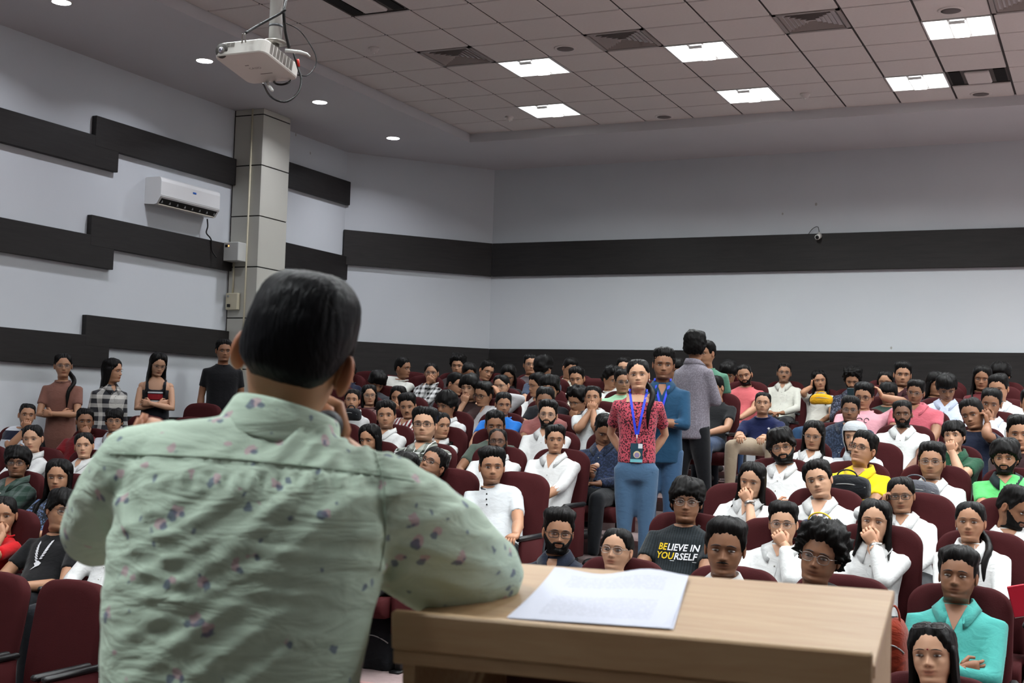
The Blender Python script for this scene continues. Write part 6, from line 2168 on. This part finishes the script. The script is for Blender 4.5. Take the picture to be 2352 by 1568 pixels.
BEIGE = plain('conduit_cream', srgb('#c6bfa6'), .5)
s0, s1 = at_y(513, 556, YC0 - .17), at_y(546, 598, YC0 - .17)
box_thing('voltage_stabiliser', 'grey metal stabiliser box with orange light at the column edge', 'box', (s0[0], YC0 - .17, s1[2]), (s1[0], YC0 - .0, s0[2]), plain('stab_grey', srgb('#c4c5c0'), .4, .4),
          (('display', (s0[0] + .03, YC0 - .173, s0[2] - .06), (s0[0] + .065, YC0 - .168, s0[2] - .03), BLACKP), ('pilot_light', (s0[0] + .075, YC0 - .174, s0[2] - .052), (s0[0] + .086, YC0 - .168, s0[2] - .040), glow('pilot_orange', (1, .35, .05), 4.0)),
           ('grille', (s0[0] - .002, YC0 - .12, s1[2] + .03), (s0[0] + .002, YC0 - .05, s0[2] - .06), GREYP)))
w0, w1 = near(526, 674), near(551, 712)
box_thing('switch_box', 'cream switch and socket box low on the column', 'switch', (w0[0], YC0 - .06, w1[2]), (w1[0], YC0, w0[2]), BEIGE,
          (('switch', (w0[0] + .02, YC0 - .066, w0[2] - .05), (w0[0] + .05, YC0 - .058, w0[2] - .025), GREYP), ('plug', (w0[0] + .04, YC0 - .085, w1[2] + .03), (w0[0] + .07, YC0 - .058, w1[2] + .065), BLACKP)))
def conduit(pts, label):
    q = MB(); q.tube(pts, .011, 10); o = q.build('conduit_pipe', BEIGE); tag(o, label, 'pipe', 'cream conduit pipes')
c0, c1 = near(578, 266), near(560, 700)
xm = near(572, 480)[0]
conduit([(xm, YC0 - .011, ZS), (xm, YC0 - .011, (CAMZ + ROWF[7]) / 2)], 'long cream conduit running up the whole column')
xm2 = near(537, 640)[0]
conduit([(xm2, YC0 - .011, s1[2]), (xm2, YC0 - .011, w0[2])], 'short cream conduit between stabiliser and switch box')
q = MB(); pts = np.array([at_x(476, 503, XL + .1), at_x(477, 520, XL + .08), at_x(474, 535, XL + .07), at_x(485, 550, XL + .075), at_x(487, 575, XL + .075), at_x(498, 592, XL + .12)])
q.tube(hermite(np.linspace(0, 1, 6), pts, np.linspace(0, 1, 24)), .008, 8); tag(q.build('power_cable', BLACKP), 'dark cable from air conditioner down to the stabiliser', 'cable')
# security camera on the upper back board
cc = at_y(1880, 543, YB - .10)
root = empty('security_camera', (cc[0], YB - TB, cc[2] + .04), 'small white security camera on the upper back board', 'camera')
aim = unit((-.15, -1, -.35))
q = MB(); q.tube([cc - aim * .05, cc + aim * .05], [.034, .034], 14); q.build('housing', WHITEP, root)
q = MB(); q.tube([cc + aim * .045, cc + aim * .054], [.027, .022], 14); q.build('lens', BLACKP, root)
q = MB(); q.tube([cc - aim * .03, cc + (0, .03, .05), (cc[0], YB - TB, cc[2] + .05)], [.012, .012, .018], 10); q.build('bracket', WHITEP, root)
q = MB(); pts = np.array([(cc[0], YB - .05, cc[2] + .05), (cc[0] - .02, YB - .06, cc[2] + .13), (cc[0] - .09, YB - .04, cc[2] + .11), (cc[0] - .15, YB - .02, cc[2] + .04)])
q.tube(hermite(np.linspace(0, 1, 4), pts, np.linspace(0, 1, 16)), .004, 6); q.build('cable', BLACKP, root)

# ------------------------------------------------------------------ bags and small things among the audience
def bag(name, label, cat, c, size, mat, strap=None, tilt=0.0):
    """Soft bag: a rounded, sagging body with a seam and a strap."""
    c = np.asarray(c, float)
    root = empty(name, c - (0, 0, size[2] / 2), label, cat)
    v, f = ball_np((0, 0, 0), (1, 1, 1), 20, 14)
    p = np.sign(v) * np.abs(v) ** .62
    p = p * (np.array(size) / 2) * (1 + .05 * vnoise(v, 5, len(label))[:, None])
    p[:, 2] -= .12 * size[2] * (p[:, 0] / size[0] * 2) ** 2
    ct, st = math.cos(tilt), math.sin(tilt)
    p = np.c_[p[:, 0] * ct - p[:, 2] * st, p[:, 1], p[:, 0] * st + p[:, 2] * ct]
    q = MB(); q.add(p + c, f); q.build('pouch', mat, root)
    q = MB(); a_ = np.linspace(0, math.pi, 14)
    q.tube([c + (math.cos(t) * size[0] * .22, -size[1] * .15, size[2] * .42 + math.sin(t) * size[2] * .28) for t in a_], .010, 8, flat=.5)
    q.build('strap', strap or mat, root)
    q = MB(); q.tube([c + (t * size[0] * .42, -size[1] * .50 * (1 - .3 * t * t), size[2] * .12 * (1 - t * t)) for t in np.linspace(-1, 1, 11)], .004, 6); q.build('zip', GREYP, root)
    return root
blk = cloth('bag_black', srgb('#15161a'), wr=.6)
bp = at_y(872, 1468, 6.93)
bag('backpack', 'black backpack standing on the floor left of the lectern', 'bag', (bp[0], 6.93, ROWF[2] + .17), (.24, .20, .36), blk)
p_ = at_y(1950, 1116, 8.98); bag('backpack', 'black bag held at the chest of the yellow polo wearer', 'bag', (p_[0], 8.93, p_[2]), (.30, .15, .16), blk)
p_ = at_y(2105, 1118, 8.98); bag('shoulder_bag', 'grey bag in the arms of white shirt with round glasses', 'bag', (p_[0], 8.93, p_[2] - .03), (.30, .14, .16), cloth('bag_grey', srgb('#55565c'), wr=.6))
p_ = at_y(1886, 1206, 7.72); bag('backpack', 'navy bag with yellow strap on the lap of a white shirt wearer', 'bag', (p_[0], 7.70, p_[2] - .05), (.30, .15, .18), cloth('bag_navy', srgb('#1a2238'), wr=.6), plain('strap_yellow', srgb('#d8b020'), .6))
p_ = at_y(1887, 916, 14.80); bag('handbag', 'yellow bag on a lap at the back wall', 'bag', p_, (.26, .12, .12), cloth('bag_yellow', srgb('#d9a11a'), wr=.6))
p_ = at_y(809, 951, 10.62); bag('pouch_bag', 'small black bag held in front of a white shirt near the speaker', 'bag', p_, (.18, .12, .12), blk)
p_ = at_y(2056, 1490, 6.0); bag('handbag', 'orange bag hanging beside the chair right of the lectern', 'bag', (p_[0], 5.98, p_[2]), (.12, .20, .28), cloth('bag_orange', srgb('#7a2610'), wr=.6))
p_ = at_y(2345, 1368, 6.35)
root = empty('folder', p_, 'red folder cut off by the right edge', 'folder')
q = MB(); q.box((-.05, -.01, -.09), (.16, .012, .05), M=frame(p_, unit((1, .1, .25)), unit((-.1, 1, 0)), unit((-.25, 0, 1))), bev=.003); q.build('cover', plain('folder_red', srgb('#a8142a'), .5), root, smooth=False)
q = MB(); q.box((-.048, -.006, -.092), (.158, .008, -.089), M=frame(p_, unit((1, .1, .25)), unit((-.1, 1, 0)), unit((-.25, 0, 1)))); q.build('pages', WHITEP, root, smooth=False)
# microphone in the hand of the seated young man in navy
mh = at_y(1362, 1092, 9.62); mt_ = at_y(1368, 1076, 9.60)
root = empty('microphone', mh, 'silver grey microphone with pale head held by seated navy shirt wearer', 'microphone')
u_ = unit(mt_ - mh)
q = MB(); q.tube([mh - u_ * .10, mh, mt_], [.013, .015, .018], 12); q.build('handle', plain('mic_silver', srgb('#8c9094'), .35, .5, .5), root)
q = MB(); q.tube([mt_ - u_ * .004, mt_ + u_ * .012], [.020, .020], 12); q.build('ring', plain('mic_blue', srgb('#2a3f80'), .4), root)
q = MB(); q.ball(mt_ + u_ * .030, .023, 14, 9); q.build('grille', plain('mic_peach', srgb('#c0a08c'), .6), root)
# phone of the boy at the back wall
ph = at_y(1954, 906, 14.50)
root = empty('phone', ph, 'dark phone held in front of a patterned shirt at the back wall', 'phone')
q = MB(); q.box((-.038, -.005, -.075), (.038, .005, .075), M=frame(ph, (1, 0, 0), unit((0, 1, .3)), unit((0, -.3, 1))), bev=.004); q.build('case', plain('phone_case', srgb('#2c4248'), .4), root, smooth=False)
q = MB(); q.box((-.034, .005, -.070), (.034, .0062, .070), M=frame(ph, (1, 0, 0), unit((0, 1, .3)), unit((0, -.3, 1)))); q.build('screen', plain('phone_screen', (.02, .02, .025), .1, .5), root, smooth=False)
run_jobs()
